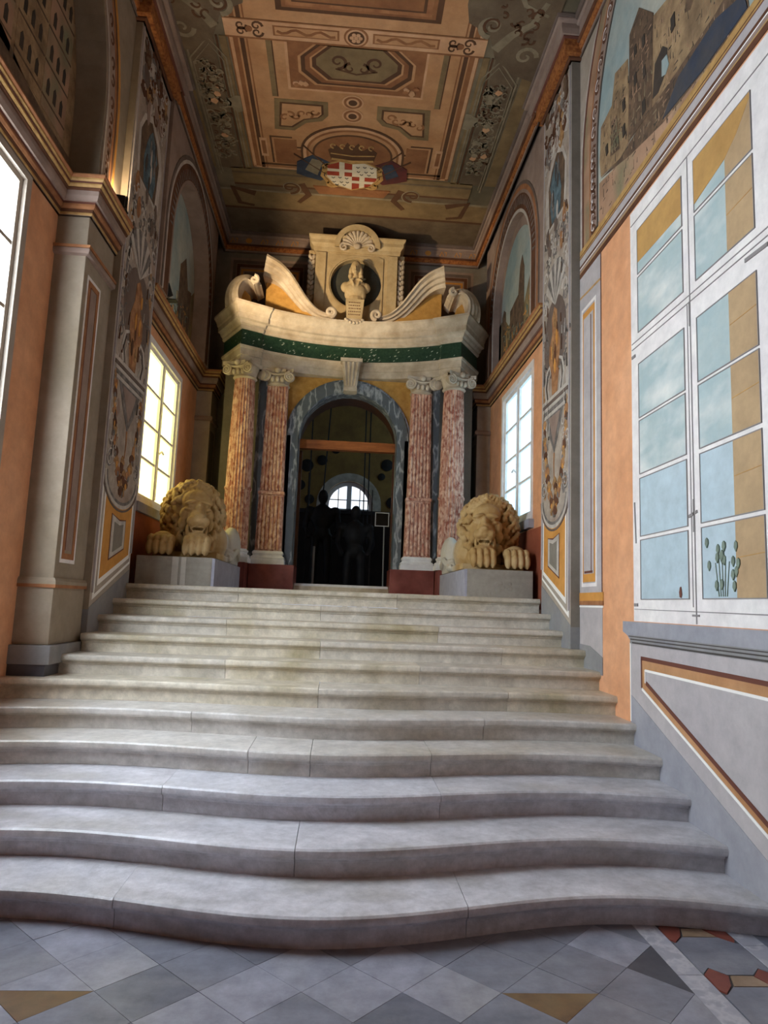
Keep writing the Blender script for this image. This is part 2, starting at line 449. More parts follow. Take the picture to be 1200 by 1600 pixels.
for sx in (1, -1):
    xa, xb = (XR, XR+.112) if sx > 0 else (XL-.112, XL)
    for y0, y1 in ((1.55, 2.2), (2.2, 3.04), (3.04, 3.5)):
        tile(rect(xa, xb, y0, y1), 'tile_white')
    def bx(u): return XR+u if sx > 0 else XL-u
    for y in (3.49, 3.065, 2.64, 2.215):
        # grey stretched hexagons between red lozenges and tan fillers
        tile([(bx(u), y+v) for u, v in ((.118, -.178), (.118, -.44), (.163, -.392), (.218, -.449), (.332, -.449), (.387, -.392), (.432, -.44), (.432, -.178), (.415, -.17), (.362, -.116), (.188, -.116), (.135, -.17))], 'tile_grey')
        for e in (0, 1):
            w = (lambda u: bx(u)) if e == 0 else (lambda u: bx(.55-u))
            tile([(w(.118), y-.02), (w(.165), y+.03), (w(.22), y-.03), (w(.185), y-.11), (w(.135), y-.165), (w(.118), y-.14)], 'tile_red')
        tile([(bx(.225), y-.03), (bx(.325), y-.03), (bx(.36), y-.112), (bx(.195), y-.112)], 'tile_tan')
    xa, xb = (XR+.44, XR+.55) if sx > 0 else (XL-.55, XL-.44)
    for y0, y1 in ((1.55, 2.6), (2.6, 3.3), (3.3, 3.5)): tile(rect(xa, xb, y0, y1), 'tile_white')
    xa, xb = (XR+.55, XR+.63) if sx > 0 else (XL-.75, XL-.55)
    tile(rect(xa, xb, 1.55, 3.5), 'tile_dark')

# ------------------------------------------------------------------ the steps
H = .146
YM = {1: 3.18, 2: 3.575, 3: 3.975, 4: 4.345, 5: 4.745, 6: 5.12, 7: 5.48, 8: 5.84, 9: 6.2, 10: 6.56, 11: 6.92, 12: 9.75}
AM = {1: .27, 2: .24, 3: .21, 4: .19, 5: .17, 6: .11, 7: .05, 8: .0, 9: 0, 10: 0, 11: 0, 12: 0}
def front(k, x):
    u = abs(x+.05)
    s = (1-math.cos(PI*u/1.5))/2 if u <= 1.5 else 1-.8*(1-math.cos(PI*(u-1.5)/1.3))/2
    return YM[k]+AM[k]*s
JOINTS = {1: [-.95, .65], 2: [-.16], 3: [-.945, .63], 4: [-.51, -.13, .62], 5: [-.96, 1.05], 6: [-.12, 1.3], 7: [-.86, .66], 8: [-.14, 1.4], 9: [-.98, .9], 10: [-.17], 11: [-1.0, .58]}
XLIM = {k: (-2.40 if k <= 6 else -2.16 if k == 7 else -2.09, 2.12 if k <= 8 else 2.035) for k in range(1, 12)}
STEPLAB = ['lowest wavy marble step rising straight from the patterned floor', 'second wavy marble step from the floor', 'third wavy marble step from the floor',
 'fourth marble step from the floor, with a short middle slab', 'fifth marble step from the floor, gently curved', 'sixth marble step, reaching the left orange wall',
 'seventh marble step, ending at the left pilaster base', 'eighth marble step, meeting the foot of the painted piers', 'third marble step down from the landing', 'second marble step down from the landing',
 'topmost marble step forming the landing edge under the lion plinths']
for k in range(1, 12):
    x0, x1 = XLIM[k]
    st = root('marble_step', (0, front(k, 0), 0))
    tag(st, STEPLAB[k-1], 'step', 'marble steps of the staircase')
    cuts = [x0]+JOINTS[k]+[x1]
    for j in range(len(cuts)-1):
        a, b = cuts[j]+(.0016 if j else 0), cuts[j+1]-(.0016 if j < len(cuts)-2 else 0)
        n = max(2, int((b-a)/.07)); z = k*H; mb = MB(); rows = []
        dz = random.uniform(-.0015, .0015)
        prof = [(.046, -H), (.046, -.074), (.036, -.070), (.034, -.056), (.012, -.051), (.002, -.040), (.0, -.026), (.004, -.010), (.014, -.001), (.03, 0)]
        for i in range(n+1):
            x = a+(b-a)*i/n; y = front(k, x); yb = front(min(k+1, 12), x)+.05
            row = [(x, y+d, z+e+(dz if e > -.1 else 0)) for d, e in prof]+[(x, yb, z+dz), (x, yb, z-H)]
            rows.append(row)
        m = len(rows[0])
        vs = [p for r in rows for p in r]; fs = []
        for i in range(n):
            for q in range(m):
                fs.append((i*m+q, i*m+(q+1) % m, (i+1)*m+(q+1) % m, (i+1)*m+q))
        fs += [tuple(range(m-1, -1, -1)), tuple(n*m+q for q in range(m))]
        mb.add(vs, fs).build('step_slab', ['marble_step', 'marble_step_bluelit', 'marble_step'][(k+j) % 3] if k < 4 else 'marble_step_midlit' if k < 6 else ['marble_step_warmlit', 'marble_step_warmlit_b'][(k+j) % 2], st, smooth=True, angle=30)  # light tint painted into the slabs: bluish low, warm toward the landing

# ------------------------------------------------------------------ walls
CZ = 7.18
wr = MB()
wr.box(2.12, 2.5, -2, 7.53, -.2, 4.58); wr.box(2.12, 2.5, 9.08, 10.3, -.2, 4.58)
wr.box(2.12, 2.5, 7.53, 9.08, -.2, 2.5); wr.box(2.12, 2.5, 7.53, 9.08, 4.37, 4.58)
wall_r = struct(wr.build('wall_right', 'orange'))
box('upper_wall', 2.12, 2.5, -2, 10.3, 4.58, CZ, 'grey_paint', wall_r)
pier_r = box('pier', 2.035, 2.12, 6.0, 6.88, 0, CZ, 'grey_paint', wall_r)
box('pier_reveal', 2.0352, 2.12, 5.997, 6.0, 1.36, CZ, 'grey_dark', wall_r)
box('pier_foot', 2.0352, 2.12, 5.9955, 6.0, .9, 1.36, 'grey_base', wall_r)
box('low_wall', 2.1, 2.12, 6.88, 9.85, 1.5, 2.38, 'red_brown', wall_r)

wl = MB()
wl.box(-2.8, -2.40, -2, 3.05, -.2, 4.6); wl.box(-2.8, -2.40, 4.86, 5.97, -.2, 4.6); wl.box(-2.8, -2.4, 3.05, 4.86, -.2, 1.45); wl.box(-2.8, -2.4, 3.05, 4.86, 4.52, 4.6)
wl.box(-2.6, -2.20, 7.0, 7.33, -.2, 4.6); wl.box(-2.6, -2.20, 8.92, 10.3, -.2, 4.6); wl.box(-2.6, -2.2, 7.33, 8.92, -.2, 2.47); wl.box(-2.6, -2.2, 7.33, 8.92, 4.33, 4.6)
wall_l = struct(wl.build('wall_left', 'orange'))
box('pier', -2.8, -2.09, 5.97, 7.0, 0, CZ, 'grey_paint', wall_l)
box('pier_reveal', -2.4, -2.0905, 5.967, 5.97, 1.36, CZ, 'grey_warm', wall_l)
box('pier_foot', -2.4, -2.0905, 5.965, 5.97, .9, 1.36, 'grey_base', wall_l)
box('low_wall', -2.2, -2.18, 7.0, 9.8, 1.5, 2.37, 'red_brown', wall_l)
box('upper_wall', -2.8, -2.4, -2, 5.97, 4.6, CZ, 'mauve', wall_l)
box('upper_wall', -2.6, -2.24, 7.0, 10.3, 4.6, CZ, 'mauve', wall_l)

# end wall with the doorway cut out
we = MB(); we.box(-2.6, -.86, 10.3, 10.6, 1.4, CZ); we.box(.9, 2.5, 10.3, 10.6, 1.4, CZ); we.box(-.86, .9, 10.3, 10.6, 4.62, CZ)
wall_e = struct(we.build('wall_end', 'grey_dark'))
ceiling = struct(box('ceiling', -2.8, 2.5, -2, 10.6, CZ, CZ+.2, 'ceil_base'))

# entrance wall behind the viewer
wb = MB(); wb.box(-2.8, 2.5, -2.3, -2.0, -.2, CZ)
struct(wb.build('wall_back', 'brown'))
# left near pilaster (real, standing off the wall)
pil = MB().box(-2.42, -2.15, 5.35, 5.97, 1.53, 4.52).build('pilaster', 'grey_warm', wall_l, bevel=.012)
box('pilaster_base', -2.42, -2.135, 5.335, 5.97, 1.10, 1.53, 'grey_warm', wall_l, bevel=.02)
MB().sweep([(-2.42, 5.35), (-2.15, 5.35), (-2.15, 5.97)], [(0, 1.53), (.02, 1.53), (.03, 1.55), (.03, 1.575), (.015, 1.60), (0, 1.60)]).build('base_moulding', 'grey_warm', wall_l)
MB().sweep([(-2.42, 5.35), (-2.15, 5.35), (-2.15, 5.97)], [(0, 1.525), (.031, 1.525), (.031, 1.55), (0, 1.55)]).build('base_line', 'terra', wall_l)
box('plinth_block', -2.44, -2.10, 5.29, 5.97, .96, 1.10, 'grey_base', wall_l, bevel=.008)
box('plinth_foot', -2.44, -2.13, 5.30, 5.97, .80, .96, 'tile_black', wall_l)
MB().sweep([(-2.42, 5.35), (-2.15, 5.35), (-2.15, 5.97)], [(0, 4.17), (.03, 4.18), (.035, 4.20), (.035, 4.215), (.02, 4.24), (0, 4.24)]).build('neck_moulding', 'mauve', wall_l)
MB().sweep([(-2.42, 5.35), (-2.15, 5.35), (-2.15, 5.97)], [(0, 4.225), (.037, 4.225), (.042, 4.245), (0, 4.245)]).build('neck_line', 'terra', wall_l)
WP = Wall('YZ', -2.15, 1, wall_l)
WP.rframe('panel_frame', 5.42, 5.72, 1.72, 4.05, .03, 'white_paint', 0)
WP.rframe('panel_frame', 5.45, 5.69, 1.75, 4.02, .045, 'terra', 1)
WP.plate('panel_field', rect(5.50, 5.64, 1.82, 3.97), 'mauve', 0)
WP.plate('panel_shade_line', rect(5.495, 5.51, 1.82, 3.97), 'brown_line', 1)

# far pilasters
for sx, xw, xf in ((-1, -2.2, -1.98), (1, 2.12, 1.92)):
    wal = wall_l if sx < 0 else wall_r
    a, b = min(xw, xf), max(xw, xf)
    box('end_pilaster', a, b, 9.84, 10.3, 1.5, 4.5, 'grey_paint', wal)
    path = [(xw, 9.84), (xf, 9.84), (xf, 10.3)]
    sd = 1 if sx < 0 else -1
    MB().sweep(path, [(0, 4.02), (.03, 4.03), (.035, 4.06), (.02, 4.09), (0, 4.09)], sd).build('neck_moulding', 'mauve', wal)
    box('pilaster_panel', xf-.002 if sx > 0 else xf, xf if sx > 0 else xf+.002, 9.92, 10.2, 2.2, 3.9, 'grey_dark', wal)

# lower cornices: coloured fillets swept round the pilasters
BANDS = [(4.50, 4.525, .025, 'gold'), (4.525, 4.55, .03, 'brown'), (4.55, 4.585, .05, 'terra'), (4.585, 4.60, .055, 'brown_line'), (4.60, 4.68, .085, 'mauve'), (4.68, 4.70, .10, 'brown'), (4.70, 4.725, .115, 'gold'), (4.725, 4.738, .12, 'brown_line'), (4.738, 4.765, .13, 'gold'), (4.765, 4.79, .145, 'terra')]
trim_n = [0]
def trim(path, side, dz=0.0, bands=BANDS):
    trim_n[0] += 1
    lo = min(b[0] for b in bands)+dz; hi = max(b[1] for b in bands)+dz
    core = struct(MB().sweep(path, [(0, lo), (.018, lo), (.018, hi-.004), (0, hi-.004)], side).build('trim_%d' % trim_n[0], 'mauve_dark'))
    for z0, z1, o, mt in bands:
        MB().sweep(path, [(.0, z0+dz), (o-.012, z0+dz), (o, z0+dz+(z1-z0)*.5), (o, z1+dz), (0, z1+dz)], side).build('cornice_band', mt, core)
    return core
trim([(-2.40, -2), (-2.40, 5.35), (-2.15, 5.35), (-2.15, 5.968)], 1, 0)
trim([(-2.20, 7.0), (-2.20, 9.84), (-1.98, 9.84), (-1.98, 10.3)], 1, -.04)
trim([(2.12, 6.88), (2.12, 9.84), (1.92, 9.84), (1.92, 10.3)], -1, -.04)

# upper cornice under the ceiling
UB = [(6.86, 6.90, .02, 'mauve'), (6.90, 6.96, .045, 'terra_speck'), (6.96, 6.98, .07, 'brown'), (6.98, 7.10, .06, 'mauve'), (7.10, 7.13, .09, 'mauve'), (7.13, 7.18, .12, 'mauve_dark')]
trim([(-2.15, -2), (-2.15, 5.95)], 1, 0, UB)
trim([(-2.04, 7.02), (-2.04, 10.3), (1.98, 10.3), (1.98, 6.90)], 1, 0, UB)
trim([(2.12, 5.97), (2.12, -2)], 1, 0, UB)
UP = [(6.84, 6.87, .04, 'brown'), (6.87, 7.00, .10, 'terra_speck'), (7.00, 7.02, .12, 'brown_line'), (7.02, 7.12, .15, 'mauve'), (7.12, 7.15, .19, 'mauve'), (7.15, 7.18, .21, 'mauve_dark')]
trim([(-2.4, 5.97), (-2.09, 5.97), (-2.09, 7.0), (-2.2, 7.0)], 1, 0, UP)
trim([(2.2, 6.88), (2.035, 6.88), (2.035, 6.0), (2.2, 6.0)], 1, 0, UP)
# motifs on the end frieze
WE = Wall('XZ', 10.3-.06, -1, wall_e)
for i in range(17):
    x = -1.9+i*.235
    if -.75 < x < .8: continue
    if i % 4 == 1: WE.plate('frieze_rosette', arc(x, 7.04, .05, 0, 330, 10, .042), 'ochre', 1)
    else: WE.strokes('frieze_motif', [([(x-.045, 7.0), (x-.015, 7.075), (x+.02, 7.0)], .018, .01), ([(x+.03, 7.07), (x+.06, 7.07), (x+.05, 7.0)], .016, .008)], 'ochre', 1)
WE0 = Wall('XZ', 10.3, -1, wall_e)
for x0, x1 in ((-1.93, -.70), (.86, 1.9)):
    WE0.plate('painted_panel', rect(x0, x1, 5.6, 6.78), 'mauve', 0)
    WE0.rframe('panel_frame', x0+.04, x1-.04, 5.65, 6.74, .05, 'mauve_dark', 1)
    WE0.rframe('panel_frame', x0+.10, x1-.10, 5.7, 6.68, .05, 'brown', 1)
    WE0.rframe('panel_frame', x0+.17, x1-.17, 5.75, 6.6, .03, 'ochre', 1)
    WE0.plate('panel_field', rect(x0+.22, x1-.22, 5.8, 6.55), 'mauve_dark', 1)

# ------------------------------------------------------------------ arched lunettes
def rim(yc, zc, r, zb, k=26):
    return [(yc+r, zb)]+[(yc+r*math.cos(PI*i/k), zc+r*math.sin(PI*i/k)) for i in range(k+1)]+[(yc-r, zb)]
def outer_rect(yc, zc, hw, top, zb, k=26):
    out = [(yc+hw, zb)]
    for i in range(k+1):
        c, s = math.cos(PI*i/k), math.sin(PI*i/k)
        t = min(hw/abs(c) if abs(c) > 1e-6 else 1e9, (top-zc)/s if s > 1e-6 else 1e9)
        out.append((yc+t*c, zc+t*s))
    return out+[(yc-hw, zb)]
def lunette(wal, xf, xb, yc, zc, r, hw, zb, sg, spandrel='grey_paint', hw2=None):
    top = CZ-.002
    o = outer_rect(yc, zc, hw, top, zb)
    if hw2: o = [(min(p[0], yc+hw2), p[1]) for p in o]
    MB().ring(o, rim(yc, zc, r, zb), 'YZ', xb, xf, closed=False).build('spandrel', spandrel, wal)
    return Wall('YZ', xf, sg, wal), Wall('YZ', xb, sg, wal)
def arch_ring(W, yc, zc, r0, r1, zb, mat, layer, name='arch_band', zmax=6.86):
    a = [(y, min(z, zmax)) for y, z in rim(yc, zc, r1, zb)]; b = [(y, min(z, zmax-.001)) for y, z in rim(yc, zc, r0, zb)]
    return W.frame(name, a, b, mat, layer, closed=False)

# far left
F1, B1 = lunette(wall_l, -2.04, -2.24, 8.38, 5.55, 1.02, 1.38, 4.75, 1, 'mauve', 1.9)
for r0, r1, mt, ly in ((1.02, 1.06, 'mauve', 2), (1.06, 1.24, 'brown', 1), (1.24, 1.28, 'grisaille_light', 2), (1.28, 1.33, 'mauve_dark', 2)):
    arch_ring(F1, 8.38, 5.55, r0, r1, 4.76, mt, ly)
B1.plate('painted_sky', rim(8.38, 5.55, 1.015, 4.75), 'sky_mural', 0)
B1.plate('painted_hill', [(7.37, 4.76), (7.37, 5.6), (7.6, 5.3), (7.9, 5.0), (8.3, 4.95), (8.7, 5.2), (9.0, 5.45), (9.39, 5.75), (9.39, 4.76)], 'castle', 1)
B1.plate('painted_tower', [(8.55, 4.8), (8.55, 5.75), (8.62, 5.8), (8.8, 5.95), (9.0, 5.6), (9.2, 5.65), (9.2, 4.8)], 'city_brown', 2)
# far right
F2, B2 = lunette(wall_r, 2.03, 2.12, 8.38, 5.55, .98, 1.5, 4.75, -1, 'mauve', 1.9)
for r0, r1, mt, ly in ((.98, 1.02, 'grisaille_light', 2), (1.02, 1.20, 'brown', 1), (1.20, 1.24, 'mauve', 2), (1.24, 1.30, 'terra', 2), (1.3, 1.34, 'mauve_dark', 2)):
    arch_ring(F2, 8.38, 5.55, r0, r1, 4.76, mt, ly)
B2.plate('painted_sky', rim(8.38, 5.55, .975, 4.75), 'sky_mural', 0)
B2.frame('painted_reveal', rim(8.38, 5.55, .975, 4.75), rim(8.38, 5.55, .84, 4.75), 'mauve', 1, closed=False)
B2.plate('painted_hill', [(7.42, 4.76), (7.42, 5.9), (7.62, 5.6), (7.8, 5.45), (8.2, 5.05), (8.5, 5.2), (8.8, 5.3), (9.05, 5.5), (9.34, 5.5), (9.34, 4.76)], 'castle', 1)
B2.plate('painted_tower', [(8.0, 4.8), (8.0, 5.75), (8.1, 5.95), (8.2, 5.85), (8.28, 5.5), (8.7, 5.45), (8.7, 4.8)], 'city_brown', 2)
B2.plate('painted_tower', [(8.95, 4.9), (8.95, 5.55), (9.05, 5.62), (9.15, 5.55), (9.15, 4.9)], 'city_brown', 2)
for B_ in (B1, B2):
    for k_, mt in enumerate(('city_dark', 'ochre', 'leaf_paint')):
        B_.strokes('brush_hatching', hatching([(7.6, 4.8), (7.6, 5.35), (8.1, 5.1), (8.6, 5.25), (9.1, 5.4), (9.1, 4.8)], 40, random.Random(k_), .09, .016), mt, 3+.2*k_, stuff=True)
for W_ in (F1, F2):
    L = []
    for i in range(40):
        a = PI*(i+.5)/40; L.append(([(8.38+1.07*math.cos(a), 5.55+1.07*math.sin(a)), (8.38+1.18*math.cos(a+.02), 5.55+1.18*math.sin(a+.02))], .035, .012))
    W_.strokes('painted_fluting', L, 'grisaille', 2)
# near left: deep reveal, city facades
F3, B3 = lunette(wall_l, -2.15, -2.40, 3.85, 5.5, 1.58, 2.11, 4.79, 1, 'grey_warm')
for r0, r1, mt, ly in ((1.60, 1.82, 'mauve', 1), (1.62, 1.64, 'grisaille_light', 2), (1.78, 1.82, 'terra', 2), (1.82, 1.86, 'brown', 1), (1.88, 1.92, 'ochre', 1)):
    arch_ring(F3, 3.85, 5.5, r0, r1, 4.80, mt, ly)
L = []
for i in range(26):
    t = i/26
    if t < .3: y, z, a = 3.85+1.71, 4.85+t/.3*.65, 90
    else:
        a_ = (t-.3)/.7*PI*.55; y, z, a = 3.85+1.71*math.cos(a_), 5.5+1.71*math.sin(a_), 90+math.degrees(a_)
    if z < 6.82: L.append((spiral(y, z, .055, .8, a+(180 if i % 2 else 0), 9, 1 if i % 2 else -1, .2), .03, .01))
F3.strokes('scroll_ornament', L, 'brown', 2)
B3.plate('painted_city', rim(3.85, 5.5, 1.575, 4.79), 'city_tan', 0)
B3.plate('painted_bank', [(2.3, 4.79), (2.3, 5.25), (4.2, 5.2), (4.6, 5.1), (5.0, 5.05), (5.42, 5.05), (5.42, 4.79)], 'city_brown', 1)
rw = random.Random(5)
for j, y0 in enumerate((3.5, 3.95, 4.42, 4.86)):
    B3.plate('painted_house', [(y0, 5.1), (y0, 6.5-.12*j), (y0+.42, 6.5-.12*j), (y0+.42, 5.1)], ['city_tan', 'city_pink'][j % 2], 1)
    for rr in range(4):
        for cc in range(3):
            y = y0+.06+cc*.12; z = 5.25+rr*.28
            B3.plate('painted_opening', [(y, z), (y+.05, z), (y+.05, z+.1), (y+.025, z+.135), (y, z+.1)], 'city_dark', 2)
    B3.strokes('painted_string_course', [([(y0, 5.2+.28*q), (y0+.42, 5.2+.28*q)], .015, .015) for q in range(5)], 'city_brown', 2)
# near right: painted on the flat wall
WR = Wall('YZ', 2.12, -1, wall_r)
yc, zc = 3.99, 5.6
for r0, r1, mt, ly in ((1.54, 1.57, 'ink', 2), (1.57, 1.72, 'mauve', 1), (1.72, 1.75, 'terra', 2), (1.75, 1.90, 'city_pink', 1), (1.90, 1.94, 'brown_line', 2), (1.94, 1.985, 'grisaille_light', 1)):
    arch_ring(WR, yc, zc, r0, r1, 4.85, mt, ly)
L = []; L2 = []
for i in range(20):
    t = i/20
    if t < .35: y, z, a = yc+1.645, 4.9+t/.35*.7, 90
    else:
        a_ = (t-.35)/.65*PI*.5; y, z, a = yc+1.645*math.cos(a_), zc+1.645*math.sin(a_), 90+math.degrees(a_)
    if z < 6.82:
        L.append((spiral(y, z, .07, 1.1, a+(180 if i % 2 else 0), 12, 1 if i % 2 else -1, .15), .038, .01)); L.append(([(y-.05, z+.06), (y, z+.09), (y+.05, z+.07)], .03, .008))
        L2.append((spiral(y+.012, z+.012, .062, .6, a+(180 if i % 2 else 0), 9, 1 if i % 2 else -1, .3), .014, .004))
WR.strokes('scroll_ornament', L, 'brown', 2); WR.strokes('scroll_highlight', L2, 'white_paint', 3)
WR.plate('painted_sky', rim(yc, zc, 1.54, 4.85), 'sky_mural', 0)
rh = random.Random(77)
def city(name, pts, mat, ly):
    o = WR.plate(name, pts, mat, ly)
    if name in ('painted_house', 'painted_tower', 'painted_arcade', 'painted_slope', 'painted_bank'):
        for mt, k in (('city_dark', .0), ('city_pink', .2)):
            L = hatching(pts, 46, rh, .07, .010)
            if L: WR.strokes('brush_hatching', L, mt, ly+.3+k, stuff=True)
    return o
city('painted_bank', [(5.508, 4.890), (5.505, 5.238), (4.886, 5.092), (4.344, 4.975), (3.765, 4.960), (3.295, 4.849), (3.296, 4.830), (5.992, 4.831)], 'city_pink', 1)
city('painted_house', [(5.488, 5.422), (5.455, 5.736), (5.210, 5.761), (5.138, 6.000), (4.880, 5.915), (4.860, 5.183), (5.047, 5.165), (5.460, 5.269)], 'city_tan', 2)
city('painted_tower', [(4.884, 5.190), (4.839, 6.090), (4.660, 6.165), (4.426, 5.899), (4.469, 5.156)], 'city_brown', 3)
city('painted_tower', [(5.244, 5.314), (5.212, 5.614), (5.104, 5.591), (5.045, 5.249)], 'city_brown', 3)
city('painted_arcade', [(4.469, 5.166), (4.427, 5.873), (3.934, 5.718), (3.309, 5.164), (3.610, 5.126), (4.086, 5.143)], 'city_tan', 2)
city('painted_arch', [(4.457, 5.223), (4.408, 5.466), (4.287, 5.503), (4.213, 5.423), (4.238, 5.271), (4.366, 5.202)], 'city_dark', 3)
city('painted_arch', [(4.305, 5.277), (4.301, 5.399), (4.224, 5.383), (4.199, 5.287), (4.248, 5.249)], 'sky_mural', 4)
city('painted_arch', [(3.969, 5.467), (3.937, 5.627), (3.855, 5.615), (3.845, 5.465), (3.904, 5.428)], 'city_brown', 3)
city('painted_river', [(4.306, 4.946), (4.071, 5.083), (3.612, 5.085), (3.319, 4.972), (3.294, 4.860), (3.769, 4.875)], 'city_navy', 4)
city('painted_slope', [(5.460, 5.257), (5.047, 5.165), (4.860, 5.173), (4.469, 5.176), (4.086, 5.152), (3.609, 5.135), (3.308, 5.172), (3.284, 4.838), (3.769, 4.867), (4.307, 4.922), (4.862, 5.060)], 'city_brown', 1.5)
for q in ([(4.759, 5.905), (4.713, 5.903), (4.703, 5.817), (4.750, 5.813)], [(4.611, 5.856), (4.567, 5.859), (4.558, 5.765), (4.602, 5.761)], [(4.765, 5.660), (4.718, 5.665), (4.709, 5.570), (4.756, 5.564)], [(4.607, 5.593), (4.563, 5.598), (4.555, 5.506), (4.598, 5.500)], [(4.625, 5.330), (4.570, 5.329), (4.563, 5.218), (4.617, 5.218)], [(4.160, 5.598), (4.105, 5.605), (4.100, 5.493), (4.155, 5.484)], [(5.341, 5.470), (5.298, 5.476), (5.285, 5.383), (5.328, 5.377)], [(4.987, 5.615), (4.936, 5.620), (4.926, 5.522), (4.976, 5.516)], [(4.991, 5.391), (4.941, 5.398), (4.930, 5.301), (4.980, 5.293)]):
    city('painted_opening', q, 'city_dark', 5)
# painted cornice
for z0, z1, mt in ((4.58, 4.625, 'brown'), (4.625, 4.635, 'gold'), (4.635, 4.665, 'mauve'), (4.665, 4.675, 'white_line'), (4.675, 4.70, 'brown'), (4.70, 4.765, 'lilac'), (4.765, 4.775, 'brown_line'), (4.775, 4.79, 'gold'), (4.79, 4.80, 'brown'), (4.80, 4.85, 'gold')):
    WR.plate('painted_moulding', rect(-2, 5.99, z0, z1), mt, 2)
# painted pilaster
WR.plate('painted_pilaster', rect(5.475, 6.0, 1.14, 4.58), 'lilac', 0)
WR.plate('pilaster_edge', rect(5.475, 5.487, 1.66, 4.58), 'brown_line', 1)
WR.strokes('pilaster_neck', [([(5.48, 4.345), (5.99, 4.385)], .02, .02)], 'gold', 1)
WR.rframe('panel_frame', 5.59, 5.95, 1.71, 4.25, .03, 'white_paint', 1)
WR.plate('panel_border', rect(5.625, 5.92, 1.75, 4.20), 'ochre', 1)
WR.plate('panel_field', rect(5.655, 5.89, 1.82, 4.14), 'lilac', 2)
WR.plate('panel_shade_line', rect(5.70, 5.715, 1.84, 4.12), 'brown_line', 3)
WR.plate('panel_foot', rect(5.68, 5.87, 1.825, 1.845), 'brown_line', 3)
WR.plate('base_moulding', rect(5.45, 6.0, 1.585, 1.66), 'ochre', 2)
WR.plate('base_shade', rect(5.45, 6.0, 1.555, 1.59), 'terra', 3)
WR.plate('base_line', rect(5.455, 6.0, 1.535, 1.55), 'white_line', 2)
WR.plate('pilaster_foot', [(5.47, 1.0), (5.47, 1.14), (5.75, 1.215), (6.0, 1.22), (6.0, 1.0)], 'grey_base', 2)
# painted window
pw = WR.plate('painted_window', rect(3.12, 4.875, 1.445, 4.565), 'white_paint', 0)
cols = ((4.075, 4.745), (3.305, 3.915))
rows = ((4.015, 4.36), (3.56, 3.985), (2.91, 3.315), (2.495, 2.885), (2.045, 2.46), (1.60, 2.015))
for ci, (y0, y1) in enumerate(cols):
    for ri, (z0, z1) in enumerate(rows):
        WR.plate('painted_pane', rect(y0, y1, z0, z1), 'pane_sky' if ri < 4 else 'pane_sky2', 1, pw)
        if ci == 1:
            WR.plate('painted_facade', rect(y0, 3.565, z0, z1), 'pane_tan', 2, pw)
            if ri > 0: WR.strokes('facade_joint', [([(y0+.005, z0+(z1-z0)*.55), (3.56, z0+(z1-z0)*.52)], .004, .004)], 'pane_ochre', 3, pw)
        if ri == 0:
            if ci == 1:
                WR.plate('painted_soffit', [(y0, z1), (y1, z1), (y1, z0+.05), (3.565, z0+.12), (3.44, z0+.19), (y0, z1-.03)], 'pane_ochre', 2.6, pw)
            else: WR.plate('painted_soffit', rect(y0, y1, z0+.09, z1), 'pane_ochre', 2, pw)
        WR.rframe('pencil_outline', y0-.004, y1+.004, z0-.004, z1+.004, .006, 'pencil', 3, pw)
WR.strokes('pencil_lines', [([(3.12, 4.44), (4.86, 4.455)], .006, .006), ([(3.12, 3.50), (4.86, 3.505)], .006, .006), ([(3.12, 3.455), (4.86, 3.46)], .006, .006), ([(3.12, 1.515), (4.86, 1.53)], .006, .004), ([(3.995, 1.45), (3.995, 3.5)], .008, .008), ([(3.995, 3.5), (3.995, 4.45)], .006, .006), ([(4.03, 1.55), (4.03, 3.45)], .004, .004)], 'pencil', 2, pw)
WR.strokes('painted_bolt', [([(3.96, 1.5), (4.04, 1.5)], .012, .012), ([(4.0, 2.0), (4.0, 2.2)], .02, .01), ([(3.96, 2.12), (4.06, 2.10)], .018, .018), ([(4.0, 3.3), (4.0, 3.46)], .014, .014), ([(4.80, 3.40), (4.86, 3.40)], .022, .022), ([(4.80, 1.56), (4.86, 1.56)], .022, .022), ([(4.82, 2.0), (4.84, 2.3)], .012, .012), ([(3.2, 3.41), (3.4, 3.42)], .022, .022)], 'pencil', 3, pw)
L = [([(3.70+.02*i, 1.61), (3.70+.035*i, 1.80+.03*(i % 2))], .006, .003) for i in range(-2, 3)]
WR.strokes('painted_stem', L, 'leaf_paint', 3, pw)
rl = random.Random(11)
for i in range(17):
    y, z = 3.53+rl.uniform(0, .33), 1.66+rl.uniform(0, .27)
    WR.plate('painted_leaf', [(y, z-.03), (y+.017, z-.005), (y+.012, z+.02), (y, z+.03), (y-.014, z+.018), (y-.016, z-.005)], 'leaf_paint', 4+.1*i, pw)
WR.plate('painted_bird', [(4.17, 1.605), (4.19, 1.61), (4.195, 1.64), (4.185, 1.67), (4.172, 1.675), (4.165, 1.655), (4.16, 1.625)], 'brown_line', 3, pw)
WR.plate('painted_sill', [(2.6, 1.36), (2.6, 1.44), (5.06, 1.44), (5.06, 1.365), (4.98, 1.34), (4.92, 1.30), (4.88, 1.29), (2.6, 1.29)], 'grey_blue', 3)
WR.plate('sill_moulding', rect(2.6, 4.93, 1.285, 1.345), 'grey_base', 4)
WR.strokes('sill_hatching', [([(2.6, 1.335), (4.95, 1.335)], .006, .006), ([(2.6, 1.315), (4.92, 1.315)], .008, .008), ([(2.6, 1.292), (4.89, 1.292)], .01, .01)], 'ink', 5)
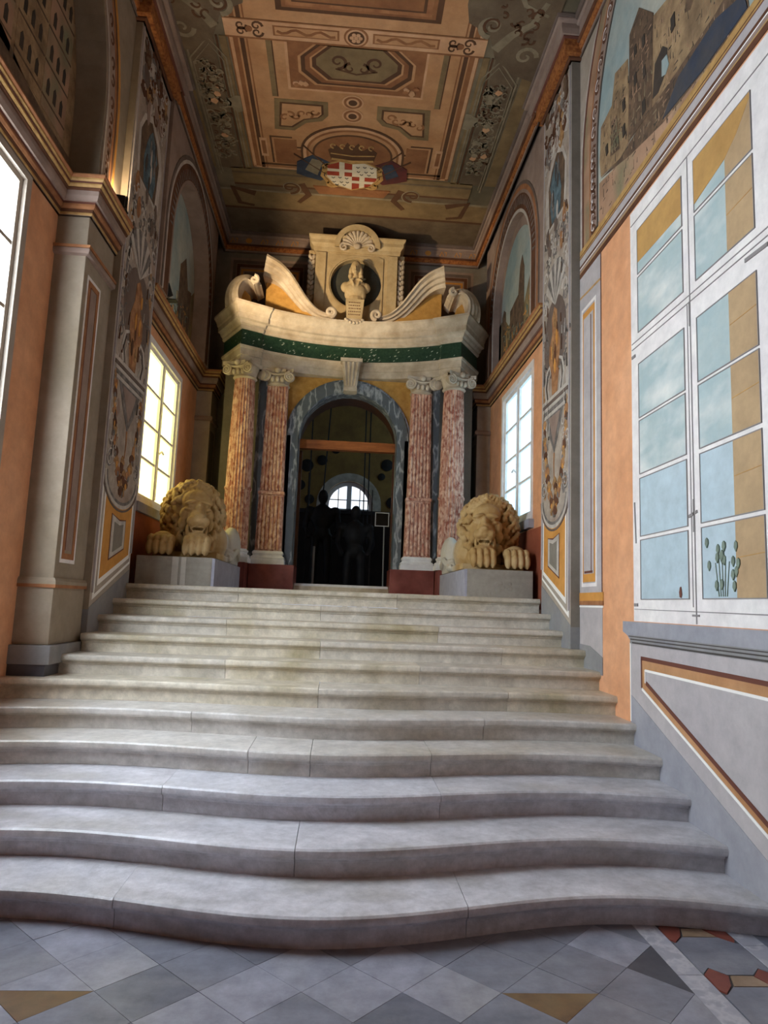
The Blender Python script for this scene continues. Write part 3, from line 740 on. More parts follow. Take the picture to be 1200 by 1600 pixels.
# painted dado under the sill
WR.plate('painted_dado', [(4.93, .72), (4.93, 1.29), (1.2, 1.29), (1.2, .1), (3.3, .05)], 'lilac', 0)
WR.plate('painted_skirting', [(4.94, .5), (4.94, .926), (4.88, .905), (3.383, .343), (2.47, .0), (2.2, -.1), (4.5, -.1)], 'grey_blue', 1)
WR.strokes('white_edge', [([(4.935, .74), (4.935, 1.29)], .016, .016)], 'white_line', 2)
WR.strokes('brown_rule', [([(4.762, 1.192), (1.2, 1.165)], .026, .026), ([(4.755, .99), (4.755, 1.19)], .018, .018), ([(4.685, 1.03), (2.5, .17)], .026, .026)], 'brown_line', 2)
WR.plate('terra_rule', [(4.745, 1.18), (1.2, 1.152), (1.2, 1.10), (4.69, 1.118), (4.69, 1.04), (2.5, .18), (2.5, .13), (4.745, .995)], 'ceil_tan', 1)
WR.strokes('white_rule', [([(4.695, 1.114), (1.2, 1.095)], .016, .016), ([(4.695, 1.03), (4.695, 1.118)], .012, .012), ([(4.745, .985), (2.5, .125)], .018, .018)], 'white_line', 3)
# ------------------------------------------------------------------ painted piers
def pier_paint(wal, x, sg, y0, y1, seed):
    W = Wall('YZ', x, sg, wal); w = y1-y0; rnd = random.Random(seed)
    Y = lambda s: y0+w*s
    def P(L): return [(Y(s), z) for s, z in L]
    W.plate('painted_skirting', P([(0, .9), (0, 1.375), (1, 1.745), (1, 1.3)]), 'grey_base', 0)
    W.plate('panel_border', P([(.05, 1.44), (.98, 1.80), (.98, 2.62), (.05, 2.55)]), 'white_line', 0)
    W.plate('panel_margin', P([(.09, 1.49), (.955, 1.82), (.955, 2.60), (.09, 2.53)]), 'grey_paint', 1)
    W.plate('panel_line', P([(.13, 1.56), (.93, 1.85), (.93, 2.58), (.13, 2.52)]), 'white_line', 2)
    W.plate('painted_panel', P([(.155, 1.62), (.895, 1.88), (.895, 2.56), (.155, 2.50)]), 'ochre', 3)
    W.plate('inset_shade', P([(.33, 1.79), (.735, 1.92), (.735, 2.20), (.55, 2.185), (.33, 2.22)]), 'brown_line', 4)
    W.plate('inset_frame', P([(.345, 1.81), (.72, 1.93), (.72, 2.19), (.55, 2.17), (.345, 2.21)]), 'grisaille_light', 5)
    W.plate('inset_field', P([(.41, 1.87), (.66, 1.95), (.66, 2.15), (.55, 2.13), (.41, 2.15)]), 'grey_dark', 6)
    # scalloped foot of the trophy
    cs = .52
    W.plate('trophy_ground', P([(.06, 2.55)]+[(cs+.46*math.cos(a), 2.56-.25*math.sin(a)) for a in [PI*i/14 for i in range(14, -1, -1)]]+[(.98, 2.6), (.98, 6.8), (.05, 6.8)]), 'pier_ground', 4)
    for k, (dr, mt, ww) in enumerate(((0, 'grisaille', .03), (.035, 'grisaille_light', .035), (.075, 'mauve_dark', .02))):
        W.strokes('scallop_line', [(P([(cs+(.46+dr-.05)*math.cos(a), 2.58-(.25+dr*.9)*math.sin(a)) for a in [PI*i/18 for i in range(19)]]), ww, ww)], mt, 5)
    for s in (.14, .88):
        W.strokes('volute', [(spiral(Y(s), 2.68, .075, 1.4, 90, 20, 1 if s < .5 else -1, .15), .035, .012)], 'grisaille', 6)
        W.strokes('volute_light', [(spiral(Y(s), 2.69, .09, .8, 60, 14, 1 if s < .5 else -1, .5), .014, .006)], 'grisaille_light', 7)
    # garlands
    for s0, s1 in ((.12, .5), (.88, .54)):
        for i in range(13):
            t = i/12; s = s0+(s1-s0)*t**2.2; z = 3.45-1.0*t
            W.plate('garland_leaf', blob(Y(s), z, .045+.025*t, .055, 9, .35, rnd), ('garland', 'skin_paint', 'brown')[i % 3], 5+.13*i)
            W.plate('garland_leaf', blob(Y(s)+rnd.uniform(-.03, .03), z-.03, .028, .03, 8, .35, rnd), ('grisaille', 'ochre')[i % 2], 5.07+.13*i)
    for i in range(6):
        W.plate('garland_leaf', blob(Y(.5+rnd.uniform(-.07, .07)), 2.72-.055*i, .05, .05, 8, .3, rnd), ('garland', 'brown')[i % 2], 7+.15*i)
    # bracket
    W.plate('bracket', P([(.2, 3.42), (.8, 3.42), (.68, 3.2), (.52, 3.02), (.36, 3.2)]), 'grisaille', 6)
    W.plate('bracket_face', P([(.3, 3.40), (.7, 3.40), (.6, 3.22), (.52, 3.10), (.44, 3.22)]), 'mauve', 7)
    W.strokes('bracket_pendant', [(P([(.52, 3.02), (.53, 2.9), (.515, 2.76)]), .035, .012)], 'skin_paint', 6)
    for i, (z, mt) in enumerate(((3.42, 'grisaille_light'), (3.46, 'grisaille'), (3.50, 'grisaille_light'), (3.54, 'mauve_dark'), (3.575, 'grisaille_light'))):
        e = .10+.02*i
        W.plate('bracket_cap', P([(.22-e, z), (.78+e, z), (.78+e, z+.035), (.22-e, z+.035)]), mt, 7)
    for s, h in ((.25, 1), (.8, -1)):
        W.strokes('bracket_scroll', [(P([(s, 3.61), (s-.06*h, 3.75), (s+.0*h, 3.9), (s+.1*h, 3.94), (s+.14*h, 3.86), (s+.06*h, 3.82)]), .05, .02), (P([(s+.1*h, 3.61), (s+.04*h, 3.72), (s+.08*h, 3.84)]), .025, .012)], 'grisaille_light', 6)
        W.strokes('bracket_scroll_shade', [(P([(s+.03*h, 3.61), (s-.02*h, 3.75), (s+.03*h, 3.87)]), .018, .012)], 'ink', 7)
    # ochre figure before a dark oval
    W.plate('dark_oval', [(Y(.52)+.40*w*math.cos(2*PI*i/22), 4.2+.42*math.sin(2*PI*i/22)) for i in range(22)], 'mauve_dark', 5)
    W.plate('painted_figure', P([(.42, 3.62), (.60, 3.62), (.63, 3.85), (.72, 4.0), (.70, 4.15), (.6, 4.25), (.62, 4.42), (.53, 4.52), (.44, 4.46), (.42, 4.28), (.33, 4.12), (.35, 3.9)]), 'skin_paint', 6)
    for i in range(12):
        W.plate('figure_fold', blob(Y(rnd.uniform(.40, .64)), rnd.uniform(3.72, 4.38), .03, .08, 8, .35, rnd), ['terra', 'garland', 'brown', 'ochre'][i % 4], 7+.12*i)
    # shell
    for i in range(9):
        a = math.radians(35+110*i/8)
        W.strokes('shell_rib', [([(Y(.5), 4.54), (Y(.5)+.5*w*.8*math.cos(a), 4.56+.44*math.sin(a))], .025, .085)], 'grisaille' if i % 2 else 'grisaille_light', 6+.06*i)
    W.strokes('shell_scroll', [(spiral(Y(.16), 4.6, .09, 1.1, 0, 16, 1, .2), .03, .01), (spiral(Y(.86), 4.6, .09, 1.1, 180, 16, -1, .2), .03, .01), (spiral(Y(.14), 4.95, .07, 1.0, 0, 14, 1, .2), .025, .01), (spiral(Y(.88), 4.95, .07, 1.0, 180, 14, -1, .2), .025, .01)], 'grisaille_light', 6)
    W.strokes('scroll_foliage', foliage(Y(.5), 5.15, w*.8, .3, 26, rnd, .018), 'grisaille', 6, stuff=True)
    W.strokes('scroll_foliage', foliage(Y(.5), 5.2, w*.8, .35, 16, rnd, .016), 'grisaille_light', 7, stuff=True)
    for s, z in ((.2, 5.35), (.8, 5.38), (.3, 5.15), (.72, 5.2), (.5, 5.4)):
        W.plate('painted_leaf', blob(Y(s), z, .05, .10, 9, .35, rnd), 'skin_paint' if s < .4 else 'mauve_dark', 6.2+s)
    # blue robed figure in a pointed frame
    W.plate('pointed_frame', P([(.16, 5.42), (.86, 5.42), (.9, 5.9), (.78, 6.1), (.5, 6.25), (.24, 6.1), (.12, 5.9)]), 'grisaille_light', 5)
    W.plate('pointed_shade', P([(.22, 5.45), (.74, 5.45), (.78, 5.9), (.66, 6.06), (.47, 6.16), (.28, 6.06), (.18, 5.9)]), 'city_brown', 6)
    W.plate('blue_figure', P([(.34, 5.46), (.64, 5.46), (.7, 5.65), (.66, 5.8), (.72, 5.9), (.6, 6.02), (.5, 6.09), (.42, 6.0), (.36, 5.88), (.3, 5.7)]), 'blue_cloth', 7)
    for i in range(8):
        W.plate('robe_fold', blob(Y(rnd.uniform(.36, .64)), rnd.uniform(5.52, 5.98), .025, .09, 8, .3, rnd), ('grisaille', 'ink', 'grisaille_light')[i % 3], 8+.12*i)
    for i in range(30):
        W.strokes('relief_line', [([(Y(s_)+dx, z_), (Y(s_)+dx+rnd.uniform(-.03, .03), z_+rnd.uniform(.06, .16))], .018, .004) for s_, z_, dx in [(rnd.choice((rnd.uniform(.06, .3), rnd.uniform(.7, .95))), rnd.uniform(2.7, 5.4), 0)]], ('brown', 'grisaille_light', 'ink')[i % 3], 7.5+.03*i)
    # trophies above
    for i in range(34):
        W.plate('trophy_piece', blob(Y(rnd.uniform(.12, .88)), rnd.uniform(6.18, 6.80), rnd.uniform(.04, .10), rnd.uniform(.05, .13), 10, .45, rnd), ['mauve_dark', 'garland', 'grisaille', 'city_brown', 'grisaille_light', 'mauve', 'brown'][i % 7], 5+.1*i)
    # shaded relief scattered down the face
    for i in range(46):
        z = rnd.choice((rnd.uniform(4.5, 5.45), rnd.uniform(2.6, 3.6), rnd.uniform(3.6, 4.5)))
        s = rnd.choice((rnd.uniform(.05, .26), rnd.uniform(.74, .95)))
        W.plate('relief_shade', blob(Y(s), z, rnd.uniform(.02, .05), rnd.uniform(.04, .10), 9, .45, rnd), ['mauve', 'grisaille', 'grisaille_light', 'mauve_dark', 'garland'][i % 5], 4.3+.015*i)
    W.strokes('scroll_foliage', foliage(Y(.5), 6.5, w*.8, .5, 26, rnd, .02), 'brown', 8.6, stuff=True)
    W.strokes('scroll_foliage', foliage(Y(.5), 6.45, w*.8, .55, 18, rnd, .016), 'grisaille_light', 9, stuff=True)
    for s in (.14, .86):
        W.strokes('scroll_foliage', foliage(Y(s), 4.3, w*.2, 1.0, 16, rnd, .016), 'grisaille', 5.6, stuff=True)
        W.strokes('scroll_foliage', foliage(Y(s), 3.0, w*.2, .7, 10, rnd, .014), 'grisaille_light', 5.6, stuff=True)
    W.strokes('edge_line', [(P([(.03, 1.5), (.03, 6.82)]), .02, .02), (P([(.975, 1.9), (.975, 6.82)]), .02, .02)], 'lilac', 6)
pier_paint(wall_r, 2.035, -1, 6.0, 6.88, 21)
pier_paint(wall_l, -2.09, 1, 5.97, 7.0, 22)

# ------------------------------------------------------------------ painted ceiling
WC = Wall('XY', CZ, -1, ceiling)
def cp(name, pts, mat, ly): return WC.plate(name, pts, mat, ly)
cp('painted_field', rect(-1.40, 1.20, 4.2, 8.56), 'ceil_brown', 0)
cp('painted_field', rect(-1.30, 1.10, 4.2, 8.50), 'ceil_tan', 1)
for a, b, mt in ((-1.385, -1.35, 'ceil_light'), (-1.28, -1.235, 'ceil_dark'), (-1.215, -1.20, 'ceil_brown'), (1.155, 1.19, 'ceil_light'), (1.04, 1.085, 'ceil_dark'), (1.005, 1.02, 'ceil_brown')):
    cp('border_line', rect(a, b, 4.2, 8.54), mt, 2)
cp('border_line', rect(-1.28, 1.085, 8.44, 8.48), 'ceil_dark', 2)
cp('border_line', rect(-1.38, 1.19, 8.52, 8.55), 'ceil_light', 2)
for x0, x1 in ((-1.02, -.965), (.83, .885)):
    cp('green_band', rect(x0, x1, 6.42, 7.22), 'ceil_green', 2); cp('green_edge', rect(x0+.056, x0+.07, 6.42, 7.22), 'ceil_dark', 2)
# cross band with rosettes
cp('cross_band', rect(-1.42, 1.24, 6.18, 6.42), 'ceil_light', 3)
cp('band_edge', rect(-1.42, 1.24, 6.405, 6.425), 'ceil_brown', 4); cp('band_edge', rect(-1.42, 1.24, 6.18, 6.195), 'ceil_brown', 4)
for x0, x1 in ((-.93, -.26), (.08, .76)):
    cp('band_panel', rect(x0, x1, 6.235, 6.36), 'ceil_brown', 4); cp('band_panel_field', rect(x0+.02, x1-.02, 6.25, 6.345), 'ceil_tan', 5)
    n = 12
    WC.strokes('wave_scroll', [([(x0+.04+(x1-x0-.08)*i/n, 6.297+.028*math.sin(i*1.25)) for i in range(n+1)], .03, .03)], 'ceil_brown', 6)
for x in (-1.17, .98):
    WC.strokes('rosette_scroll', [(spiral(x+sx*.08, 6.30+sy*.04, .06, 1.1, 0, 12, sx*sy, .2), .026, .01) for sx in (-1, 1) for sy in (-1, 1)], 'ceil_dark', 5)
    cp('rosette_eye', arc(x, 6.30, .035, 0, 330, 11), 'ceil_brown', 6)
for r, mt, ly in ((.125, 'ceil_brown', 5), (.105, 'ceil_light', 6), (.085, 'ceil_dark', 7)):
    cp('centre_medallion', arc(-.09, 6.30, r, 0, 345, 22, r*.95), mt, ly)
for k in range(7):
    cp('medallion_leaf', arc(-.09+.045*math.cos(k*PI/3.0)*(k > 0), 6.30+.042*math.sin(k*PI/3.0)*(k > 0), .022, 0, 320, 8), 'ceil_light', 8)
# panel nearer the entrance
for i, (mt, e) in enumerate((('ceil_dark', 0), ('ceil_brown', .06), ('terra', .10), ('ceil_dark', .16), ('ceil_brown', .19))):
    cp('near_panel', rect(-.88+e, .74-e, 4.2, 6.05-e*.7), mt, 2+i)
# octagonal coffer
def octo(x0, x1, y0, y1, c): return [(x0+c, y0), (x1-c, y0), (x1, y0+c), (x1, y1-c), (x1-c, y1), (x0+c, y1), (x0, y1-c), (x0, y0+c)]
cp('coffer_frame', rect(-.83, .68, 6.425, 7.09), 'ceil_light', 2)
cp('coffer_ground', rect(-.80, .655, 6.425, 7.06), 'ceil_brown', 3)
for i, (mt, e) in enumerate((('ceil_tan', .0), ('ceil_dark', .02), ('ceil_brown', .05), ('ceil_tan', .085), ('ceil_dark', .10), ('ceil_green', .13))):
    cp('coffer_step', octo(-.70+e*1.5, .555-e*1.5, 6.43, 6.99-e, .17), mt, 4+i)
WC.strokes('coffer_scroll', [(spiral(-.075+sx*.2, 6.62, .10, 1.2, 90, 16, sx, .2), .04, .015) for sx in (-1, 1)]+[(spiral(-.075+sx*.07, 6.70, .07, .9, 270, 12, sx, .2), .035, .012) for sx in (-1, 1)]+[([(-.3, 6.72), (-.075, 6.78), (.15, 6.72)], .02, .02)], 'ceil_dark', 10)
for x in (-.67, .525):
    rr = random.Random(int(x*100))
    for k in range(6): cp('corner_flower', blob(x+rr.uniform(-.07, .07), 6.97+rr.uniform(-.05, .04), .03, .03, 8, .3, rr), 'ceil_light' if k % 2 else 'terra', 10+.15*k)
# pair of small panels with leaves
for sx in (-1, 1):
    X = lambda u: -.105+sx*u
    P0 = [(X(.90), 7.25), (X(.285), 7.25), (X(.285), 7.47), (X(.36), 7.57), (X(.55), 7.62), (X(.70), 7.77), (X(.94), 7.77)]
    P1 = [(X(.84), 7.30), (X(.34), 7.30), (X(.34), 7.45), (X(.40), 7.52), (X(.57), 7.57), (X(.715), 7.715), (X(.88), 7.715)]
    P2 = [(X(.815), 7.32), (X(.365), 7.32), (X(.365), 7.45), (X(.41), 7.505), (X(.58), 7.55), (X(.73), 7.69), (X(.855), 7.69)]
    cp('small_panel', P0, 'ceil_green', 3); cp('small_panel_line', P1, 'ceil_dark', 4); cp('small_panel_field', P2, 'ceil_tan', 5)
    rr = random.Random(31)
    WC.strokes('panel_leaf', [(spiral(X(.45+.07*k), 7.42+.03*(k % 2)+.02*k, .06, .8, 60*k, 10, sx*(1 if k % 2 else -1), .2), .032, .01) for k in range(6)], 'ceil_brown', 6)
    # stepped outer frame down the sides
    for i, (mt, e) in enumerate((('ceil_dark', 0), ('ceil_tan', .025), ('ceil_brown', .05))):
        cp('stepped_frame', [(X(1.02-e), 8.42), (X(1.02-e), 7.90+e), (X(.74-e), 7.90+e), (X(.74-e), 8.08+e), (X(.53), 8.08+e), (X(.53), 8.42)], mt, 2+i)
    cp('side_tablet', rect(min(X(1.06), X(1.15)), max(X(1.06), X(1.15)), 7.95, 8.3), 'ceil_light', 3)
    WC.strokes('side_tablet_mark', [([(X(1.105), 8.0), (X(1.105), 8.25)], .05, .05)], 'ceil_brown', 4)
for y in (7.22, 7.44):
    for r, mt, ly in ((.125, 'ceil_light', 4), (.105, 'ceil_brown', 5), (.075, 'ceil_light', 6), (.05, 'ceil_dark', 7)):
        cp('twin_ring', arc(-.105, y, r, 0, 345, 20, r*.9), mt, ly)
# arch over the arms
for i, (mt, e) in enumerate((('ceil_dark', 0), ('ceil_light', .03), ('ceil_brown', .07), ('ceil_tan', .10), ('ceil_dark', .15), ('ceil_brown', .175))):
    cp('arch_step', arc(-.09, 8.14, .66-e, 180, 360, 24, .53-e)+[(-.09+.66-e, 8.50), (-.09-.66+e, 8.50)], mt, 5+i)
# coat of arms
for sx, mt in ((-1, 'flag_blue'), (1, 'flag_red')):
    X = lambda u: -.09+sx*u
    cp('flag', [(X(.28), 8.32), (X(.50), 8.18), (X(.72), 8.36), (X(.74), 8.60), (X(.60), 8.66), (X(.42), 8.72), (X(.30), 8.62)], mt, 11)
    cp('flag_fold', [(X(.38), 8.30), (X(.52), 8.26), (X(.62), 8.5), (X(.46), 8.6)], 'ceil_grey' if sx < 0 else 'flag_blue', 12)
    WC.strokes('flag_pole', [([(X(.25), 8.5), (X(.62), 8.02)], .018, .012), ([(X(.3), 8.6), (X(.75), 8.2)], .016, .01)], 'ceil_dark', 13)
    WC.strokes('gold_cartouche', [(spiral(X(.34), 8.42, .11, .9, 90, 14, sx, .3), .05, .02), (spiral(X(.28), 8.76, .11, 1.0, 270, 14, -sx, .3), .06, .02), ([(X(.36), 8.4), (X(.40), 8.6), (X(.28), 8.8)], .05, .04)], 'gold', 13)
sh = [(-.41, 8.36), (-.25, 8.28), (-.09, 8.31), (.07, 8.28), (.23, 8.36), (.245, 8.6), (.15, 8.76), (-.09, 8.86), (-.33, 8.76), (-.425, 8.6)]
cp('shield_rim', [(-.09+(x+.09)*1.08, 8.55+(y-8.55)*1.08) for x, y in sh], 'gold', 13)
shield = cp('shield', sh, 'arms_white', 14)
def quarter(x0, x1, y0, y1):
    q = clip(clip(clip(clip(sh, lambda p: p[0]-x0), lambda p: x1-p[0]), lambda p: p[1]-y0), lambda p: y1-p[1]); return q
for x0, x1, y0, y1 in ((-.42, -.09, 8.28, 8.57), (-.09, .24, 8.57, 8.86)):
    xm, ym = (x0+x1)/2+(.03 if x0 < -.2 else -.03), (y0+y1)/2-(.03 if y0 > 8.5 else -.03)
    for a, b, c, d in ((x0, xm-.035, y0, ym-.03), (xm+.035, x1, y0, ym-.03), (x0, xm-.035, ym+.03, y1), (xm+.035, x1, ym+.03, y1)):
        q = quarter(a, b, c, d)
        if len(q) >= 3: WC.plate('red_quarter', q, 'arms_red', 15, shield)
for cxq, cyq in ((.075, 8.43), (-.25, 8.68)):
    for dx, dy in ((-.09, -.06), (0, -.07), (.09, -.06), (-.08, .03), (.02, .03), (.1, .03), (-.04, .09), (.06, .09)):
        if abs(cxq+dx+.09) < .3 and cyq+dy < 8.8:
            WC.strokes('shield_mark', [([(cxq+dx-.02, cyq+dy-.012), (cxq+dx, cyq+dy+.012), (cxq+dx+.02, cyq+dy-.012)], .014, .014)], 'ink', 15, shield)
cp('crown', [(-.36, 8.26), (-.40, 8.06), (-.30, 7.96), (-.22, 8.04), (-.16, 7.90), (-.09, 8.0), (-.02, 7.90), (.04, 8.04), (.12, 7.96), (.22, 8.06), (.18, 8.26)], 'ceil_dark', 12)
WC.strokes('crown_band', [([(-.36, 8.23), (-.09, 8.26), (.18, 8.23)], .04, .04), ([(-.37, 8.12), (-.09, 8.15), (.19, 8.12)], .018, .018)]+[(spiral(-.09+u, 7.97, .05, .8, 90, 9, 1, .3), .02, .01) for u in (-.24, -.12, 0, .12, .24)], 'gold', 13)
# olive entablature toward the portal
for y0, y1, mt in ((8.58, 8.66, 'ceil_green'), (8.66, 8.70, 'ceil_olive'), (8.70, 8.92, 'ceil_green'), (8.92, 8.96, 'ceil_dark'), (8.96, 9.06, 'ceil_olive'), (9.06, 9.10, 'ceil_grey'), (9.10, 9.5, 'ceil_green'), (9.5, 9.55, 'ceil_dark'), (9.55, 10.2, 'ceil_olive')):
    cp('painted_entablature', rect(-1.95 if y0 > 9 else -1.7, 1.9 if y0 > 9 else 1.55, y0, y1), mt, 3)
cp('tablet', [(-.62, 8.86), (.44, 8.86), (.36, 9.02), (-.54, 9.02)], 'ceil_brown', 12)
WC.strokes('tablet_mark', [([(-.45+.1*i, 8.93), (-.40+.1*i, 8.955)], .02, .02) for i in range(8)], 'ceil_brown', 13)
for sx in (-1, 1):
    X = lambda u: -.09+sx*u
    WC.strokes('bracket_scroll', [(spiral(X(.85), 8.95, .15, 1.2, 90, 18, sx, .2), .06, .02), ([(X(.7), 8.85), (X(.6), 9.1), (X(.75), 9.3)], .12, .06)], 'ceil_dark', 5)
    WC.strokes('bracket_light', [(spiral(X(.85), 8.95, .17, .8, 90, 14, sx, .5), .02, .01)], 'ceil_grey', 6)
    WC.strokes('bracket_scroll', [([(X(1.35), 9.15), (X(1.65), 9.05), (X(1.6), 9.4), (X(1.4), 9.45)], .12, .05)], 'ceil_dark', 5)
# olive side strips with grisaille bouquets
for sx in (-1, 1):
    X = lambda u: -.09+sx*u
    for a, b, mt in ((1.33, 1.40, 'ceil_green'), (1.42, 1.44, 'ceil_dark'), (1.46, 1.74, 'ceil_olive'), (1.75, 1.77, 'ceil_grey'), (1.80, 1.95, 'ceil_green')):
        cp('side_strip', rect(min(X(a), X(b)), max(X(a), X(b)), 6.42, 8.6), mt, 3)
    WC.strokes('side_frame', [([(X(1.37), 8.55), (X(1.37), 6.7), (X(1.52), 6.45), (X(1.76), 6.75), (X(1.76), 8.75)], .02, .02), ([(X(1.40), 8.55), (X(1.40), 6.75), (X(1.52), 6.53), (X(1.73), 6.80), (X(1.73), 8.70)], .012, .012)], 'ceil_grey', 5)
    rr = random.Random(41+sx)
    WC.strokes('bouquet', foliage(X(1.58), 7.1, .24, .65, 46, rr, .02)+foliage(X(1.60), 7.95, .22, .85, 46, rr, .02), 'ceil_grey', 6, stuff=True)
    WC.strokes('bouquet_shade', foliage(X(1.58), 7.1, .24, .6, 22, rr, .018)+foliage(X(1.60), 7.95, .2, .8, 22, rr, .018), 'ceil_dark', 5, stuff=True)
    for k in range(10): cp('bouquet_flower', blob(X(1.58+rr.uniform(-.09, .09)), 6.85+rr.uniform(0, 1.4), .04, .04, 9, .3, rr), 'ceil_light' if k % 3 == 0 else 'ceil_grey', 7+.1*k)
    cp('bouquet_vase', [(X(1.30), 7.25), (X(1.36), 7.25), (X(1.42), 7.3), (X(1.46), 7.3), (X(1.46), 7.45), (X(1.42), 7.45), (X(1.36), 7.52), (X(1.30), 7.5)], 'ceil_grey', 6)
    # shaded corner cartouche with volutes
    cp('corner_shade', [(X(1.10), 6.0), (X(1.33), 6.12), (X(1.45), 6.42), (X(1.72), 6.62), (X(1.95), 6.7), (X(1.95), 4.4), (X(1.05), 4.4), (X(1.05), 5.8)], 'ceil_olive', 6)
    WC.strokes('corner_scroll', [(spiral(X(1.33), 6.02, .13, 1.3, 90, 20, sx, .15), .06, .02), (spiral(X(1.75), 6.35, .12, 1.2, 0, 18, -sx, .15), .05, .02), ([(X(1.42), 6.3), (X(1.55), 6.1), (X(1.72), 5.95), (X(1.8), 5.7)], .1, .05), ([(X(1.45), 5.5), (X(1.6), 5.75), (X(1.85), 5.85)], .06, .03)], 'ceil_grey', 7)
    WC.strokes('corner_scroll_shade', [(spiral(X(1.34), 6.0, .10, 1.2, 120, 18, sx, .2), .03, .01), (spiral(X(1.7), 5.55, .15, 1.0, 120, 18, sx, .2), .05, .02)]+foliage(X(1.6), 5.9, .4, .6, 16, rr, .022), 'ceil_dark', 8)

# ------------------------------------------------------------------ windows
def casement(name, x, sg, y0, y1, z0, z1, pane, nrow, fr='white_paint', bars=.03, frame=.075):
    """two-leaf window; x is the wall face, the glass sits a little behind it"""
    w = struct(MB().ring(rect(y0, y1, z0, z1), rect(y0+frame, y1-frame, z0+frame, z1-frame), 'YZ', x+sg*.012, x-sg*.10).build(name, fr))
    ym = (y0+y1)/2; rnd = random.Random(int(y0*10))
    for a, b in ((y0+frame, ym), (ym, y1-frame)):
        s = .045
        MB().ring(rect(a, b, z0+frame, z1-frame), rect(a+s, b-s, z0+frame+s, z1-frame-s), 'YZ', x-sg*.02, x-sg*.07).build('sash', fr, w)
        n = nrow; zz0, zz1 = z0+frame+s, z1-frame-s
        for i in range(n):
            p0 = zz0+(zz1-zz0)*i/n; p1 = zz0+(zz1-zz0)*(i+1)/n
            box('pane', min(x-sg*.05, x-sg*.056), max(x-sg*.05, x-sg*.056), a+s, b-s, p0+.002, p1-.002, pane, w)
            if i: box('glazing_bar', min(x-sg*.028, x-sg*.065), max(x-sg*.028, x-sg*.065), a+s, b-s, p0-bars/2, p0+bars/2, fr, w)
    MB().tube([(x-sg*.01, ym, z0+frame+.05), (x-sg*.01, ym, z1-frame-.05)], .012).build('bolt_rod', fr, w)
    hz = z0+(z1-z0)*.38
    MB().tube([(x, ym, hz-.03), (x+sg*.03, ym, hz), (x+sg*.035, ym+.06, hz-.02)], .012).build('handle', fr, w)
    return w
w1 = casement('window_1', -2.2, 1, 7.33, 8.92, 2.47, 4.33, 'pane_cream', 4)
box('sill', -2.2, -2.14, 7.28, 8.97, 2.37, 2.47, 'grey_blue', w1)
w2 = casement('window_2', 2.12, -1, 7.53, 9.08, 2.50, 4.37, 'pane_blue', 4)
box('sill', 2.06, 2.12, 7.48, 9.13, 2.40, 2.50, 'grey_blue', w2)
w3 = casement('window_3', -2.40, 1, 3.05, 4.86, 1.45, 4.52, 'pane_near', 6, 'grey_paint')
box('sill', -2.4, -2.33, 3.0, 4.9, 1.36, 1.45, 'grey_blue', w3)
# ------------------------------------------------------------------ portal
PXC = .02
portal = root('marble_portal', (PXC, 9.5, 1.6))
tag(portal, 'curved marble portal with paired red columns and broken scroll pediment', 'portal')
def plan(face_mid=9.52, jog=.0):
    pts = []
    L = [(-1.83, 9.62), (-1.50, 9.06), (-1.25, 9.20), (-1.235, 9.235)]
    arcp = [(-1.235+2.47*i/20, face_mid-(face_mid-9.235)*((-1.235+2.47*i/20)/1.235)**2) for i in range(1, 20)]
    full = L+arcp+[(-x, y) for x, y in reversed(L)]
    return [(x+PXC, y) for x, y in full]
PLAN = plan()
BK = -.30
MB().sweep(PLAN, [(BK, 4.68), (0, 4.68), (0, 4.77), (.015, 4.775), (.015, 4.865), (.03, 4.875), (.035, 4.905), (BK, 4.905)]).build('architrave', 'stone_white', portal, smooth=True)
fr = MB().sweep(PLAN, [(BK, 4.905), (.005, 4.905), (.005, 5.13), (BK, 5.13)]).build('frieze', 'green_marble', portal, smooth=True)
rf = random.Random(9); fm = MB()
for i in range(90):
    t = rf.uniform(.02, .98)*(len(PLAN)-1); k = int(t); a, b = Vector(PLAN[k]), Vector(PLAN[k+1])
    p = a.lerp(b, t-k); d = (b-a).normalized(); nn = Vector((d.y, -d.x)); p = p+nn*.0055
    z = rf.uniform(4.93, 5.11); l = rf.uniform(.006, .02); h = rf.uniform(.004, .009)
    v = [(p.x+d.x*u*l+nn.x*o, p.y+d.y*u*l+nn.y*o, z+w*h+u*.006) for o in (0, .001) for u, w in ((-1, -.3), (0, -1), (1, .3), (0, 1))]
    fm.add(v, [(0, 1, 2, 3), (7, 6, 5, 4), (0, 4, 5, 1), (1, 5, 6, 2), (2, 6, 7, 3), (3, 7, 4, 0)])
fo = fm.build('fleck', 'green_fleck', fr); fo['kind'] = 'stuff'
MB().sweep(PLAN, [(BK, 5.13), (.02, 5.13), (.035, 5.15), (.035, 5.18), (.06, 5.20), (.075, 5.235), (.11, 5.25), (.11, 5.32), (.125, 5.335), (.135, 5.37), (.16, 5.41), (.18, 5.43), (.18, 5.46), (BK, 5.46)]).build('cornice', 'stone_white', portal, smooth=True, angle=25)

